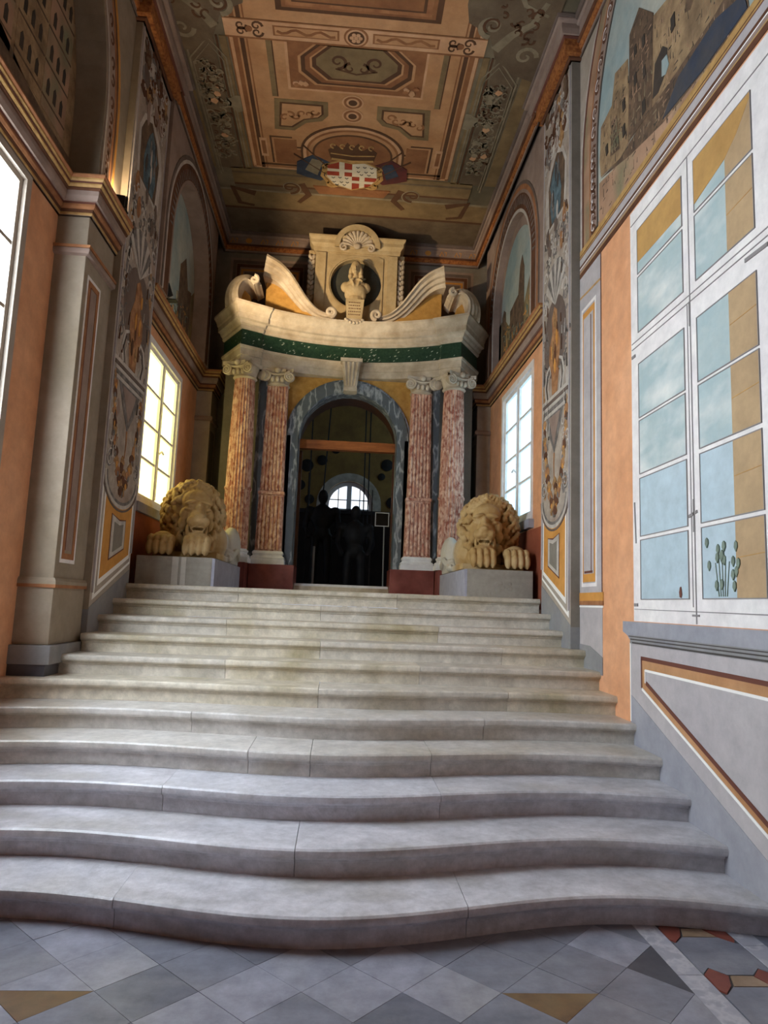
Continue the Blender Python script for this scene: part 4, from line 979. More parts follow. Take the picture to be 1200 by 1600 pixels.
def spiral3(cx, cy, cz, r, turns, a0, hand, ux, n=18):
    return [(cx+ux[0]*p[0], cy+ux[1]*p[0], cz+p[1]) for p in spiral(0, 0, r, turns, a0, n, hand, .18)]
def capital(name, parent, cx, cy, z0, z1, w, ang=0.0):
    h = z1-z0; d = (math.cos(ang), math.sin(ang)); nx = (math.sin(ang), -math.cos(ang)); mb = MB()
    def loc(u, v, z): return (cx+d[0]*u+nx[0]*v, cy+d[1]*u+nx[1]*v, z)
    # abacus with hollowed sides
    P = []
    for q in range(4):
        for t in (-1, -.5, 0, .5):
            u, v = t*w*.62, w*(.60-.10*(1-t*t))
            for _ in range(q): u, v = -v, u
            P.append((u, v))
    vs = [loc(u, v, z) for z in (z1-.22*h, z1) for u, v in P]; n = len(P)
    mb.add(vs, [tuple(range(n)), tuple(range(2*n-1, n-1, -1))]+[(i, (i+1) % n, n+(i+1) % n, n+i) for i in range(n)])
    vs = []
    mb.lathe([(w*.40, z0), (w*.46, z0+.02), (w*.41, z0+.05), (w*.45, z0+.45*h), (w*.52, z1-.2*h)], (cx, cy), 20)
    for s in (-1, 1):
        for v0, v1 in ((.40, .55), (-.50, -.38)):
            a_, b_ = loc(s*w*.47, v0*w, z0+.50*h), loc(s*w*.47, v1*w, z0+.50*h)
            mb.tube([a_, b_], h*.30, h*.30, 16)
        c = loc(s*w*.47, .555*w, z0+.50*h)
        mb.tube(spiral3(c[0], c[1], c[2], h*.33, 2.1, 90, s, d, 30), .017, .009, 6)
        mb.ell(c, (.016, .016, .016), nu=8, nv=6)
        # hanging band from the volute to the middle
        mb.tube([loc(s*w*.47, .53*w, z1-.24*h), loc(s*w*.30, .54*w, z1-.31*h), loc(s*w*.12, .54*w, z1-.37*h), loc(0, .54*w, z1-.38*h)], .016, .016, 6)
    for k in range(3):
        u = (k-1)*.19*w
        mb.ell(loc(u, .47*w, z0+.36*h), (.032, .03, .042), nu=10, nv=8)
    mb.ell(loc(0, .57*w, z1-.12*h), (.042, .03, .042), nu=10, nv=8)
    return mb.build(name, 'stone_white', parent, smooth=True, angle=50)
def base_mould(name, parent, cx, cy, z0, z1, r):
    h = z1-z0
    mb = MB().box(cx-r*1.28, cx+r*1.28, cy-r*1.28, cy+r*1.28, z0, z0+.36*h)
    mb.lathe([(r*1.25, z0+.36*h), (r*1.28, z0+.45*h), (r*1.22, z0+.56*h), (r*1.08, z0+.62*h), (r*1.06, z0+.72*h), (r*1.14, z0+.80*h), (r*1.14, z0+.88*h), (r*1.02, z0+.94*h), (r, z1)], (cx, cy), 28)
    return mb.build(name, 'white_marble', parent, smooth=True)
def sq_base(name, parent, cx, y0, y1, z0, z1, hw):
    h = z1-z0; mb = MB()
    path = [(cx-hw, y1), (cx-hw, y0), (cx+hw, y0), (cx+hw, y1)]
    mb.sweep(path, [(-hw*.7, z0), (.045, z0), (.045, z0+.36*h), (.035, z0+.38*h), (.04, z0+.48*h), (.03, z0+.58*h), (.012, z0+.64*h), (.012, z0+.72*h), (.022, z0+.80*h), (.02, z0+.90*h), (.004, z1), (-hw*.7, z1)], 1)
    mb.box(cx-hw*.8, cx+hw*.8, y0+.02, y1, z0, z1)
    return mb.build(name, 'white_marble', parent, smooth=True)
ZP = 1.965
for sx in (-1, 1):
    # plinths
    box('plinth', min(PXC+sx*.645, PXC+sx*1.245), max(PXC+sx*.645, PXC+sx*1.245), 9.28, 9.9, 1.6, ZP, 'red_marble', portal, bevel=.004)
    q = box('plinth', min(PXC+sx*1.255, PXC+sx*1.75), max(PXC+sx*1.255, PXC+sx*1.75), 8.98, 9.75, 1.6, ZP, 'red_marble', portal, bevel=.004)
    # inner reeded pilaster
    cx = PXC+sx*1.015; mb = MB(); yb = 9.62
    zs = [2.15, 2.92, 2.97, 4.47]; ws = [.180, .170, .160, .140]; yf = [9.40, 9.405, 9.41, 9.42]
    vs = []
    for z, hw, y in zip(zs, ws, yf): vs += [(cx-hw, y, z), (cx+hw, y, z), (cx+hw, yb, z), (cx-hw, yb, z)]
    fs = [(0, 1, 2, 3), (12, 15, 14, 13)]
    for i in range(3):
        for e in range(4): fs.append((4*i+e, 4*i+(e+1) % 4, 4*i+4+(e+1) % 4, 4*i+4+e))
    mb.add(vs, fs)
    for k in range(6):
        f = (k-2.5)/3*.92
        mb.tube([(cx+f*.176, 9.40, 2.17), (cx+f*.168, 9.405, 2.90)], .028, .026, 8)
        mb.tube([(cx+f*.16, 9.41, 2.98), (cx+f*.14, 9.42, 4.46)], .024, .020, 8)
    mb.box(cx-.178, cx+.178, 9.375, yb, 2.925, 2.965)
    pilr = mb.build('pilaster', 'breccia', portal, smooth=True)
    sq_base('base', pilr, cx, 9.385, 9.66, ZP, 2.15, .185)
    capital('capital', pilr, cx, 9.50, 4.46, 4.685, .36, 0)
    # grey strip behind
    box('backing_strip', min(cx+sx*.14, cx+sx*.27), max(cx+sx*.14, cx+sx*.27), 9.47, 9.66, ZP, 4.68, 'grey_marble', portal)
    box('backing_strip', min(cx-sx*.13, cx-sx*.21), max(cx-sx*.13, cx-sx*.21), 9.53, 9.66, ZP, 3.8, 'grey_marble', portal)
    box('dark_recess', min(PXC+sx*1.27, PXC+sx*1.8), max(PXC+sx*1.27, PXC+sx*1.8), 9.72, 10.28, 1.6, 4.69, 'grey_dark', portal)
    # outer round column
    cx, cy = PXC+sx*1.445, 9.24
    col = MB().lathe([(.168, 2.15), (.172, 2.17), (.170, 2.93), (.182, 2.94), (.184, 2.965), (.172, 2.98), (.168, 3.0), (.160, 3.6), (.146, 4.2), (.136, 4.47)], (cx, cy), 96, 24, .10).build('column', 'breccia', portal, smooth=True, angle=60)
    base_mould('base', col, cx, cy, ZP, 2.15, .168)
    capital('capital', col, cx, cy, 4.46, 4.685, .36, sx*.45)
# wall of the portal with its arched opening
def arch_path(r, z_s, zb, n=24, c=PXC): return [(c-r, zb)]+[(c+r*math.cos(PI-PI*i/n), z_s+r*math.sin(PI*i/n)) for i in range(n+1)]+[(c+r, zb)]
ZS = 3.77
def outer_door(hw, top, zb, n=24):
    out = [(PXC-hw, zb)]
    for i in range(n+1):
        a = PI-PI*i/n; c, s = math.cos(a), math.sin(a)
        t = min(hw/abs(c) if abs(c) > 1e-6 else 1e9, (top-ZS)/s if s > 1e-6 else 1e9); out.append((PXC+t*c, ZS+t*s))
    return out+[(PXC+hw, zb)]
MB().ring(outer_door(1.30, 4.90, 1.6), arch_path(.84, ZS, 1.6), 'XZ', 9.60, 10.29, closed=False).build('portal_wall', 'yellow_stucco', portal)
MB().ring(arch_path(.86, ZS, ZP), arch_path(.70, ZS, ZP), 'XZ', 9.53, 9.72, closed=False).build('archivolt', 'grey_marble', portal, smooth=True)
MB().ring(arch_path(.895, ZS, ZP), arch_path(.86, ZS, ZP), 'XZ', 9.56, 9.70, closed=False).build('archivolt_edge', 'grey_marble', portal, smooth=True)
MB().ring(arch_path(.735, ZS, ZP), arch_path(.69, ZS, ZP), 'XZ', 9.56, 9.80, closed=False).build('inner_fillet', 'grey_marble', portal, smooth=True)
MB().ring(arch_path(.85, ZS, 1.6), arch_path(.72, ZS, 1.6), 'XZ', 9.80, 10.29, closed=False).build('door_reveal', 'wood_dark', portal, smooth=True)
box('threshold', PXC-.72, PXC+.72, 9.5, 10.29, 1.606, 1.70, 'stone_white', portal)
box('threshold_lip', PXC-.70, PXC+.70, 9.58, 10.29, 1.70, 1.735, 'white_marble', portal)
# keystone
mb = MB()
mb.add([(PXC-.085, 9.44, 4.50), (PXC+.085, 9.44, 4.50), (PXC+.085, 9.7, 4.50), (PXC-.085, 9.7, 4.50), (PXC-.13, 9.36, 4.86), (PXC+.13, 9.36, 4.86), (PXC+.13, 9.7, 4.86), (PXC-.13, 9.7, 4.86)], [(0, 1, 2, 3), (4, 7, 6, 5), (0, 4, 5, 1), (1, 5, 6, 2), (2, 6, 7, 3), (3, 7, 4, 0)])
key = mb.build('keystone', 'stone_white', portal, bevel=.004)
for k in range(4):
    u = (k-1.5)/1.5
    MB().tube([(PXC+u*.06, 9.435, 4.54), (PXC+u*.095, 9.355, 4.86)], .014, .02, 8).build('keystone_rib', 'stone_white', key, smooth=True)
box('keystone_cap', PXC-.155, PXC+.155, 9.33, 9.6, 4.86, 4.91, 'stone_white', key, bevel=.006)
box('keystone_foot', PXC-.095, PXC+.095, 9.415, 9.6, 4.455, 4.51, 'stone_white', key, bevel=.004)

# ------------------------------------------------------------------ pediment
def fy(x): return 9.46-.30*(x/1.25)**2
def scroll_band(path, th, name, depth_back, yoff=0.0, mat='stone_white'):
    """loft a moulded section along a path of (x, z) with thickness th(t)"""
    n = len(path); mb = MB(); rows = []
    for i, (x, z) in enumerate(path):
        p0, p1 = path[max(0, i-1)], path[min(n-1, i+1)]
        dx, dz = p1[0]-p0[0], p1[1]-p0[1]; l = math.hypot(dx, dz); nx, nz = -dz/l, dx/l
        if nz < 0 and False: nx, nz = -nx, -nz
        t = th(i/(n-1)); f = fy(x)+yoff
        sec = [(.5, depth_back), (.5, f), (.36, f-.01), (.30, f+.015), (.22, f+.03), (.05, f+.035), (-.02, f+.07), (-.22, f+.08), (-.28, f+.12), (-.5, f+.13), (-.5, depth_back)]
        rows.append([(PXC+x+nx*o*t, y, z+nz*o*t) for o, y in sec])
    m = len(rows[0]); vs = [p for r in rows for p in r]
    fs = [(i*m+q, i*m+(q+1) % m, (i+1)*m+(q+1) % m, (i+1)*m+q) for i in range(n-1) for q in range(m)]
    fs += [tuple(range(m)), tuple((n-1)*m+q for q in range(m-1, -1, -1))]
    return mb.add(vs, fs).build(name, mat, portal, smooth=True, angle=28)
def catmull(P, k=6):
    out = []
    for i in range(len(P)-1):
        p0, p1, p2, p3 = P[max(0, i-1)], P[i], P[i+1], P[min(len(P)-1, i+2)]
        for j in range(k):
            t = j/k
            out.append(tuple(.5*((2*p1[c])+(-p0[c]+p2[c])*t+(2*p0[c]-5*p1[c]+4*p2[c]-p3[c])*t*t+(-p0[c]+3*p1[c]-3*p2[c]+p3[c])*t**3) for c in (0, 1)))
    return out+[P[-1]]
for sx in (-1, 1):
    # centre line of the big S, from outer peak down to the inner curl
    base = [(1.27, 6.15), (1.12, 6.11), (.98, 6.01), (.85, 5.86), (.72, 5.71), (.57, 5.59), (.42, 5.545), (.32, 5.56)]
    if sx > 0: P = [(x, z) for x, z in base]
    else: P = [(-x, z) for x, z in base]
    P = catmull(P)
    flip = 1 if sx < 0 else -1
    th = lambda t: (.27-.18*t**.8)*flip
    sb = scroll_band(P, th, 'scroll_pediment', 9.86)
    yv = fy(.3)-.02
    cv = MB().tube([(PXC+sx*p[0], yv, p[1]) for p in spiral(.33, 5.60, .075, 1.4, -90, 22, -1, .2)], .035, .022, 8)
    cv.tube([(PXC+sx*.33, yv+.02, 5.60), (PXC+sx*.33, 9.86, 5.60)], .06, .06, 14)
    cv.build('curl', 'stone_white', sb, smooth=True)
    low = [(x+.0, z-.12*(1-i/len(base))) for i, (x, z) in enumerate(base[:6])]
    poly = [(PXC+sx*x, z) for x, z in low]+[(PXC+sx*.57, 5.45), (PXC+sx*1.27, 5.45)]
    MB().prism(poly, 'XZ', 9.50, 9.86).build('tympanum', 'yellow_stucco', portal)
    # small outer volute
    ob = [(1.655, 5.46), (1.67, 5.58), (1.65, 5.72), (1.585, 5.84), (1.49, 5.90), (1.40, 5.88), (1.355, 5.83)]
    P = catmull([(sx*x, z) for x, z in ob])
    vb = scroll_band(P, lambda t: (.20-.09*t)*(-flip)*-1 if False else (.21-.10*t)*flip*-1, 'end_volute', 9.66, .02)
    yv = fy(1.4)+.0
    cv = MB().tube([(PXC+sx*p[0], yv, p[1]) for p in spiral(1.385, 5.86, .055, 1.3, 90, 20, 1, .2)], .03, .02, 8)
    cv.tube([(PXC+sx*1.385, yv+.02, 5.86), (PXC+sx*1.385, 9.6, 5.86)], .05, .05, 12)
    cv.build('curl', 'stone_white', vb, smooth=True)
    MB().prism([(PXC+sx*x, z) for x, z in ((1.64, 5.45), (1.62, 5.66), (1.54, 5.78), (1.46, 5.70), (1.43, 5.45))], 'XZ', 9.26, 9.62).build('volute_fill', 'yellow_stucco', portal)
# ------------------------------------------------------------------ tablet with niche
TX = PXC+.01
def circ_frame(cx, cz, r, x0, x1, z0, z1, n=48):
    inn = [(cx+r*math.cos(2*PI*i/n), cz+r*math.sin(2*PI*i/n)) for i in range(n)]; out = []
    for i in range(n):
        c, s = math.cos(2*PI*i/n), math.sin(2*PI*i/n)
        t = min((x1-cx)/c if c > 1e-6 else (x0-cx)/c if c < -1e-6 else 1e9, (z1-cz)/s if s > 1e-6 else (z0-cz)/s if s < -1e-6 else 1e9)
        out.append((cx+t*c, cz+t*s))
    return out, inn
box('tablet_back', TX-.62, TX+.62, 9.86, 10.2, 5.46, 6.70, 'stone_plain', portal)
o, i_ = circ_frame(TX, 6.21, .38, TX-.61, TX+.61, 5.46, 6.70)
tab = MB().ring(o, i_, 'XZ', 9.74, 9.86).build('tablet', 'stone_plain', portal)
MB().prism(arc(TX, 6.21, .385, 0, 352.5, 47), 'XZ', 9.845, 9.858).build('niche', 'niche_dark', tab)
o, i_ = circ_frame(TX, 6.21, .40, TX-.40, TX+.40, 5.60, 6.64)
MB().ring(o, i_, 'XZ', 9.725, 9.74).build('raised_panel', 'stone_plain', tab)
for sx in (-1, 1):
    box('side_fillet', min(TX+sx*.46, TX+sx*.61), max(TX+sx*.46, TX+sx*.61), 9.71, 9.74, 5.46, 6.66, 'stone_plain', tab, bevel=.003)
    box('outer_strip', min(TX+sx*.62, TX+sx*.72), max(TX+sx*.62, TX+sx*.72), 9.80, 10.2, 5.6, 6.72, 'stone_plain', tab, bevel=.004)
    for k in range(9):
        z = 6.60-.08*k
        g = MB()
        for u in (-1, 1): g.ell((TX+sx*.67+u*.022, 9.775, z), (.03, .03, .048), Matrix.Rotation(u*.5, 3, 'Y'))
        g.ell((TX+sx*.67, 9.76, z-.02), (.016, .02, .03))
        g.build('garland_leaf', 'stone_white', tab, smooth=True)
MB().sweep([(TX-.62, 10.2), (TX-.62, 9.74), (TX+.62, 9.74), (TX+.62, 10.2)], [(-.4, 6.68), (.02, 6.68), (.03, 6.71), (.03, 6.74), (.05, 6.77), (.07, 6.79), (.07, 6.84), (.10, 6.88), (.10, 6.905), (-.4, 6.905)]).build('tablet_cornice', 'stone_plain', tab, smooth=True, angle=25)
MB().ring(arc(TX, 6.75, .34, 0, 180, 26), arc(TX, 6.75, .26, 0, 180, 26), 'XZ', 9.63, 10.1, closed=False).build('crest_arch', 'stone_plain', tab, smooth=True, angle=40)
MB().prism(arc(TX, 6.75, .33, 0, 180, 24), 'XZ', 9.69, 10.1).build('crest_back', 'stone_plain', tab)
shl = MB()
for k in range(11):
    a = PI*(k+.5)/11
    shl.tube([(TX+.05*math.cos(a), 9.68, 6.76+.05*math.sin(a)), (TX+.15*math.cos(a), 9.645, 6.76+.15*math.sin(a)), (TX+.225*math.cos(a), 9.665, 6.76+.225*math.sin(a))], .012, .03, 8)
for s in (-1, 1): shl.tube([(TX+s*p[0], 9.65, p[1]) for p in spiral(.2, 6.73, .06, 1.3, 90, 16, -1, .2)], .022, .012, 7)
shl.ell((TX, 9.66, 6.76), (.06, .04, .05)); shl.build('crest_shell', 'stone_white', tab, smooth=True)

# ------------------------------------------------------------------ bust
bust = root('marble_bust', (TX, 9.6, 5.46))
tag(bust, 'carved bust on a tapering inscribed pedestal before the dark round niche', 'bust')
def rotm(ax, d): return Matrix.Rotation(math.radians(d), 3, ax)
b = MB()
b.ell((TX-.005, 9.60, 6.385), (.082, .09, .105), nu=18, nv=14)              # skull
b.ell((TX-.01, 9.55, 6.335), (.052, .058, .078), nu=14, nv=10)               # face
b.ell((TX-.012, 9.50, 6.285), (.026, .026, .022)); b.ell((TX-.012, 9.487, 6.335), (.011, .022, .028)); b.ell((TX-.012, 9.505, 6.372), (.042, .018, .010))
for s in (-1, 1):
    b.ell((TX-.012+s*.022, 9.505, 6.352), (.012, .012, .008)); b.ell((TX-.012+s*.012, 9.497, 6.302), (.016, .010, .007))
    b.ell((TX-.005+s*.072, 9.60, 6.31), (.034, .07, .085)); b.ell((TX-.005+s*.078, 9.59, 6.245), (.036, .055, .045))
b.ell((TX, 9.61, 6.22), (.058, .06, .09))                                     # neck
b.ell((TX, 9.62, 6.11), (.16, .085, .09), nu=18, nv=12); b.ell((TX, 9.60, 6.03), (.165, .09, .12), nu=18, nv=12)
for s in (-1, 1):
    b.ell((TX+s*.145, 9.63, 6.09), (.075, .07, .08)); b.ell((TX+s*.035, 9.53, 6.10), (.018, .02, .085), rotm('Y', s*18)); b.ell((TX+s*.06, 9.535, 6.17), (.05, .03, .018), rotm('Y', s*28))
    b.ell((TX+s*.10, 9.61, 5.97), (.06, .06, .08))
b.ell((TX, 9.61, 5.96), (.13, .075, .09)); b.ell((TX, 9.60, 5.90), (.115, .07, .08))
bo = b.build('figure', 'stone_plain', bust); remesh(bo, .007, 3)
mb = MB(); mb.add([(TX-.105, 9.52, 5.50), (TX+.105, 9.52, 5.50), (TX+.105, 9.74, 5.50), (TX-.105, 9.74, 5.50), (TX-.135, 9.50, 5.86), (TX+.135, 9.50, 5.86), (TX+.135, 9.74, 5.86), (TX-.135, 9.74, 5.86)], [(0, 1, 2, 3), (4, 7, 6, 5), (0, 4, 5, 1), (1, 5, 6, 2), (2, 6, 7, 3), (3, 7, 4, 0)])
ped = mb.build('pedestal', 'stone_plain', bust, bevel=.005)
for k in range(5):
    z = 5.80-.045*k
    rk = random.Random(k); x = TX-.09; tt = MB()
    while x < TX+.08:
        l = rk.uniform(.012, .03); yq = 9.50+.02*(5.86-z)/.36
        tt.box(x, x+l, yq-.0025, yq+.004, z, z+.012); x += l+.008
    tt.build('inscription_line', 'brown', ped)
shl = MB()
for k in range(7):
    a = math.radians(200+140*k/6)
    shl.tube([(TX+.02*math.cos(a), 9.47, 5.50+.02*math.sin(a)), (TX+.12*math.cos(a), 9.35, 5.50+.065*math.sin(a))], .012, .024, 10); shl.ell((TX+.125*math.cos(a), 9.345, 5.50+.068*math.sin(a)), (.026, .02, .024))
shl.box(TX-.11, TX+.11, 9.36, 9.74, 5.455, 5.50); shl.build('shell_bracket', 'stone_white', bust, smooth=True)
# ------------------------------------------------------------------ lion plinths
for sx in (-1, 1):
    xi, xo = (-1.29, -2.085) if sx < 0 else (1.30, 2.03)
    p = root('lion_plinth', ((xi+xo)/2, 7.18, 1.606))
    tag(p, 'grey stone block under the left lion, with a pale vertical strip' if sx < 0 else 'grey stone block under the right lion, plain front face', 'plinth', 'lion plinths')
    a, b_ = min(xi, xo), max(xi, xo)
    f1 = xi+sx*.03
    box('front_block', min(f1, xo), max(f1, xo), 7.18, 9.18, 1.606, 1.90, 'plinth_grey', p, bevel=.006)
    box('side_slab', min(xi, f1), max(xi, f1), 7.18, 9.18, 1.606, 1.895, 'plinth_side_bluelit', p, bevel=.004)  # carries the bluish side light as its own colour
    if sx < 0:
        box('pale_strip', -1.72, -1.655, 7.172, 7.185, 1.61, 1.895, 'plinth_strip', p); box('pale_strip', -1.63, -1.58, 7.174, 7.185, 1.61, 1.895, 'plinth_strip', p)
    else:
        mb = MB(); rr = random.Random(2)
        for k in range(9): mb.ell((1.55+rr.uniform(0, .25), 7.183, 1.64+rr.uniform(0, .12)), (rr.uniform(.02, .05), .006, rr.uniform(.02, .05)))
        mb.build('worn_relief', 'plinth_grey', p, smooth=True)

# ------------------------------------------------------------------ lions
def lion(name, loc, mir, label, turn, seed):
    """couchant lion, local x to its outer side, y backwards, z up"""
    r = root(name, loc); tag(r, label, 'statue', 'stone lions beside the portal')
    rnd = random.Random(seed); b = MB()
    T = Matrix.Rotation(math.radians(turn), 3, 'Z'); hc = Vector((0, .42, .48))
    def W(p): return (loc[0]+mir*p[0], loc[1]+p[1], loc[2]+p[2])
    def E(c, rad, rot=None, nu=12, nv=8):
        R = rot if rot is not None else Matrix.Identity(3)
        if mir < 0:
            Fm = Matrix(((-1, 0, 0), (0, 1, 0), (0, 0, 1))); R = Fm @ R @ Fm
        b.ell(W(c), rad, R, nu, nv)
    def Hd(c, rad, rot=None, nu=12, nv=8):     # head piece, turned about the neck
        p = hc+T @ (Vector(c)-hc); E(p, rad, T @ (rot if rot is not None else Matrix.Identity(3)), nu, nv)
    # mane mass
    Hd((0, .46, .48), (.30, .25, .345), nu=24, nv=18)
    Hd((0, .52, .34), (.31, .26, .30), nu=20, nv=14)
    # face: forehead, brows, cheeks, muzzle, nose, jaw
    FC = Vector((0, .20, .47))
    def Fa(c, rad, rot=None, nu=14, nv=10):
        p = FC+(Vector(c)-FC)*1.14+Vector((0, -.03, -.01)); Hd(p, tuple(1.14*q for q in rad), rot, nu, nv)
    Fa((0, .23, .60), (.14, .10, .12)); Fa((0, .20, .50), (.105, .12, .12))
    Fa((0, .115, .435), (.085, .12, .09)); Fa((0, .06, .405), (.10, .085, .055))
    Fa((0, .00, .442), (.050, .032, .030)); Fa((0, .09, .505), (.040, .10, .045), rotm('X', -30))
    for s in (-1, 1):
        Fa((s*.070, .128, .582), (.060, .045, .022), rotm('Y', s*16)); Fa((s*.072, .122, .543), (.026, .020, .017)); Fa((s*.080, .14, .512), (.048, .038, .018), rotm('Y', -s*10))
        Fa((s*.105, .19, .47), (.055, .065, .07)); Fa((s*.12, .20, .39), (.045, .06, .07)); Fa((s*.056, .050, .395), (.050, .062, .050))
        Fa((s*.085, .115, .32), (.018, .04, .055)); Fa((s*.06, .05, .338), (.011, .014, .022))
    Fa((0, .115, .268), (.090, .095, .042)); Fa((0, .07, .25), (.065, .05, .042))
    for k in range(-2, 3): Fa((k*.022, .035, .348), (.009, .010, .014)); Fa((k*.022, .045, .303), (.009, .010, .016))
    # mane: wavy locks laid over the head, flowing back and down
    mc, mr = Vector((0, .46, .48)), (.308, .26, .352)
    for layer, (t0, tl_, n, rr_) in enumerate(((40, 40, 15, .036), (58, 44, 17, .040), (80, 48, 19, .042), (104, 44, 18, .042))):
        for k in range(n):
            a0 = 360*k/n+rnd.uniform(-4, 4)+layer*7
            if 235 < a0 % 360 < 305 and layer == 0: continue
            ph = rnd.uniform(0, 6.28); steps_ = 9
            for q in range(steps_):
                f_ = q/(steps_-1); t = math.radians(t0+tl_*f_)
                aa = math.radians(a0); drift = -math.cos(aa)*22*f_*(1 if math.sin(aa) > -.6 else .3)
                aa = math.radians(a0+drift+11*math.sin(f_*8.5+ph))
                dv = (math.cos(aa)*math.sin(t), -math.cos(t), math.sin(aa)*math.sin(t))
                ex = 1.03+.05*math.sin(f_*PI)+(.04 if (k+layer) % 2 else 0)
                p = mc+Vector((mr[0]*dv[0]*ex, mr[1]*dv[1]*ex, mr[2]*dv[2]*ex))
                if p.z < .03: continue
                r_ = rr_*(1-.5*f_)
                Hd(p, (r_, r_, r_), None, 8, 6)
    for k in range(9):
        u = (k-4)/4
        for q in range(5): Hd((u*.14+.012*math.sin(q*2+k), .205+.014*q+.03*abs(u), .715+.035*q-.05*abs(u)), (.028-.002*q,)*3, None, 8, 6)
    # chest tufts under the jaw
    for k in range(22): Hd((rnd.uniform(-.2, .2), .22+rnd.uniform(-.03, .03), .16+rnd.uniform(-.06, .1)), (.03, .03, .06), rotm('Y', rnd.uniform(-30, 30)), 8, 6)
    # trunk, chest and shoulders
    E((0, .62, .27), (.31, .32, .29), nu=20, nv=14); E((0, .45, .14), (.27, .22, .16), nu=16, nv=10)
    E((0, 1.05, .25), (.29, .60, .26), nu=20, nv=14); E((0, 1.5, .22), (.28, .33, .24), nu=18, nv=12)
    for s in (-1, 1):
        E((s*.23, .60, .20), (.13, .20, .21), nu=14, nv=10)
        E((s*.27, 1.42, .23), (.12, .27, .24), rotm('X', 12), 16, 12)          # haunch
        E((s*.30, 1.12, .09), (.08, .16, .085)); E((s*.31, .98, .06), (.075, .15, .06))
        for t in range(3): E((s*.31+(t-1)*.045, .85, .045), (.028, .06, .042))
        # foreleg and paw with four toes
        px = s*.185+.035
        for t in range(6): E((px, .44-.07*t, .135-.006*t), (.10-.003*t, .09, .115-.004*t))
        E((px, .05, .14), (.13, .14, .125), nu=16, nv=10)
        for t in range(4):
            u = (t-1.5)*.068
            E((px+u, -.035+.012*abs(t-1.5), .165), (.043, .085, .062), None, 10, 8); E((px+u, -.095+.014*abs(t-1.5), .085), (.041, .055, .08), None, 10, 8)
            E((px+u, -.115+.014*abs(t-1.5), .03), (.014, .02, .028), None, 8, 6)
    tl = [(-.22, 1.72, .12), (-.34, 1.62, .08), (-.37, 1.42, .10), (-.38, 1.25, .16), (-.365, 1.1, .10), (-.35, .98, .05)]
    for i in range(len(tl)-1):
        for q in range(5):
            p = Vector(tl[i]).lerp(Vector(tl[i+1]), q/5); E(p, (.034, .045, .036), None, 8, 6)
    E((-.35, .93, .045), (.045, .08, .045))
    # rough rock slab the lion lies on
    vs = [W((x, y, z)) for x in (-.34, .34) for y in (.12, 1.74) for z in (-.004, .06)]
    b.add(vs, [(0, 1, 3, 2), (4, 6, 7, 5), (0, 4, 5, 1), (2, 3, 7, 6), (0, 2, 6, 4), (1, 5, 7, 3)])
    o = b.build('lion_figure', MATS['lion_mix'], r); remesh(o, .008, 1)
    return r
# head stone is honey coloured, the body paler and greyer
m = M('lion_mix', 'c2a06a', 'a37f4b', scale=7, rough=.8, bump=.35, bscale=28, c3='cdb183')
nt = m.node_tree; bs = nt.nodes['Principled BSDF']; old = bs.inputs['Base Color'].links[0].from_socket
tc = nt.nodes.new('ShaderNodeTexCoord'); sp = nt.nodes.new('ShaderNodeSeparateXYZ'); nt.links.new(tc.outputs['Object'], sp.inputs[0])
mr = nt.nodes.new('ShaderNodeMapRange'); mr.inputs[1].default_value = .45; mr.inputs[2].default_value = .85; nt.links.new(sp.outputs[1], mr.inputs[0])
mx = nt.nodes.new('ShaderNodeMix'); mx.data_type = 'RGBA'; nt.links.new(mr.outputs[0], mx.inputs[0]); nt.links.new(old, mx.inputs[6]); mx.inputs[7].default_value = lin('c9c2b6')
nt.links.new(mx.outputs[2], bs.inputs['Base Color'])
lion('stone_lion', (1.665, 7.34, 1.912), 1, 'crouching stone lion below the bluish window, honey coloured curly mane', -17, 5)
lion('stone_lion', (-1.665, 7.34, 1.912), -1, 'crouching stone lion below the cream lit window, paler body and coiled tail', -19, 12)

# ------------------------------------------------------------------ door beam and hall behind
door = struct(MB().box(PXC-.715, PXC+.715, 9.86, 9.98, 3.70, 3.83).build('door_1', 'wood'))
box('door_post', PXC-.72, PXC-.66, 9.99, 10.1, 1.736, 3.69, 'wood_dark', door); box('door_post', PXC+.68, PXC+.72, 9.99, 10.1, 1.736, 3.69, 'wood_dark', door)
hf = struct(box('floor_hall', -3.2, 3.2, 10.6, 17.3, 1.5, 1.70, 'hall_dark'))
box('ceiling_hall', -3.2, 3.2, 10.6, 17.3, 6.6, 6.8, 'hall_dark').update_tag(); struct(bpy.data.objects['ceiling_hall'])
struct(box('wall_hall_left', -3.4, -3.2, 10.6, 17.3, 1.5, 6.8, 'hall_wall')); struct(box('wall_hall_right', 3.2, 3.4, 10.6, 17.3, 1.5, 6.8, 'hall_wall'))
hx, hz = .13, 3.90
hb = MB().ring(outer_rect(hx, hz, 3.3, 6.8, 1.5), rim(hx, hz, .60, 3.3), 'XZ', 17.0, 17.35, closed=False)
hb.box(hx-3.3, hx+3.3, 17.0, 17.35, 1.5, 3.3)
hb = struct(hb.build('wall_hall_back', 'hall_wall'))
MB().ring(rim(hx, hz, .80, 3.5), rim(hx, hz, .60, 3.5), 'XZ', 16.96, 17.02, closed=False).build('window_surround', 'stone_white', hb)
w4 = struct(MB().ring(rim(hx, hz, .62, 3.3), rim(hx, hz, .50, 3.3), 'XZ', 17.10, 17.2, closed=False).build('window_4', 'white_paint'))
MB().prism([(hx-.5, 3.36), (hx-.5, hz)]+arc(hx, hz, .5, 180, 0, 18)+[(hx+.5, 3.36)], 'XZ', 17.16, 17.17).build('pane', 'pane_hall', w4)
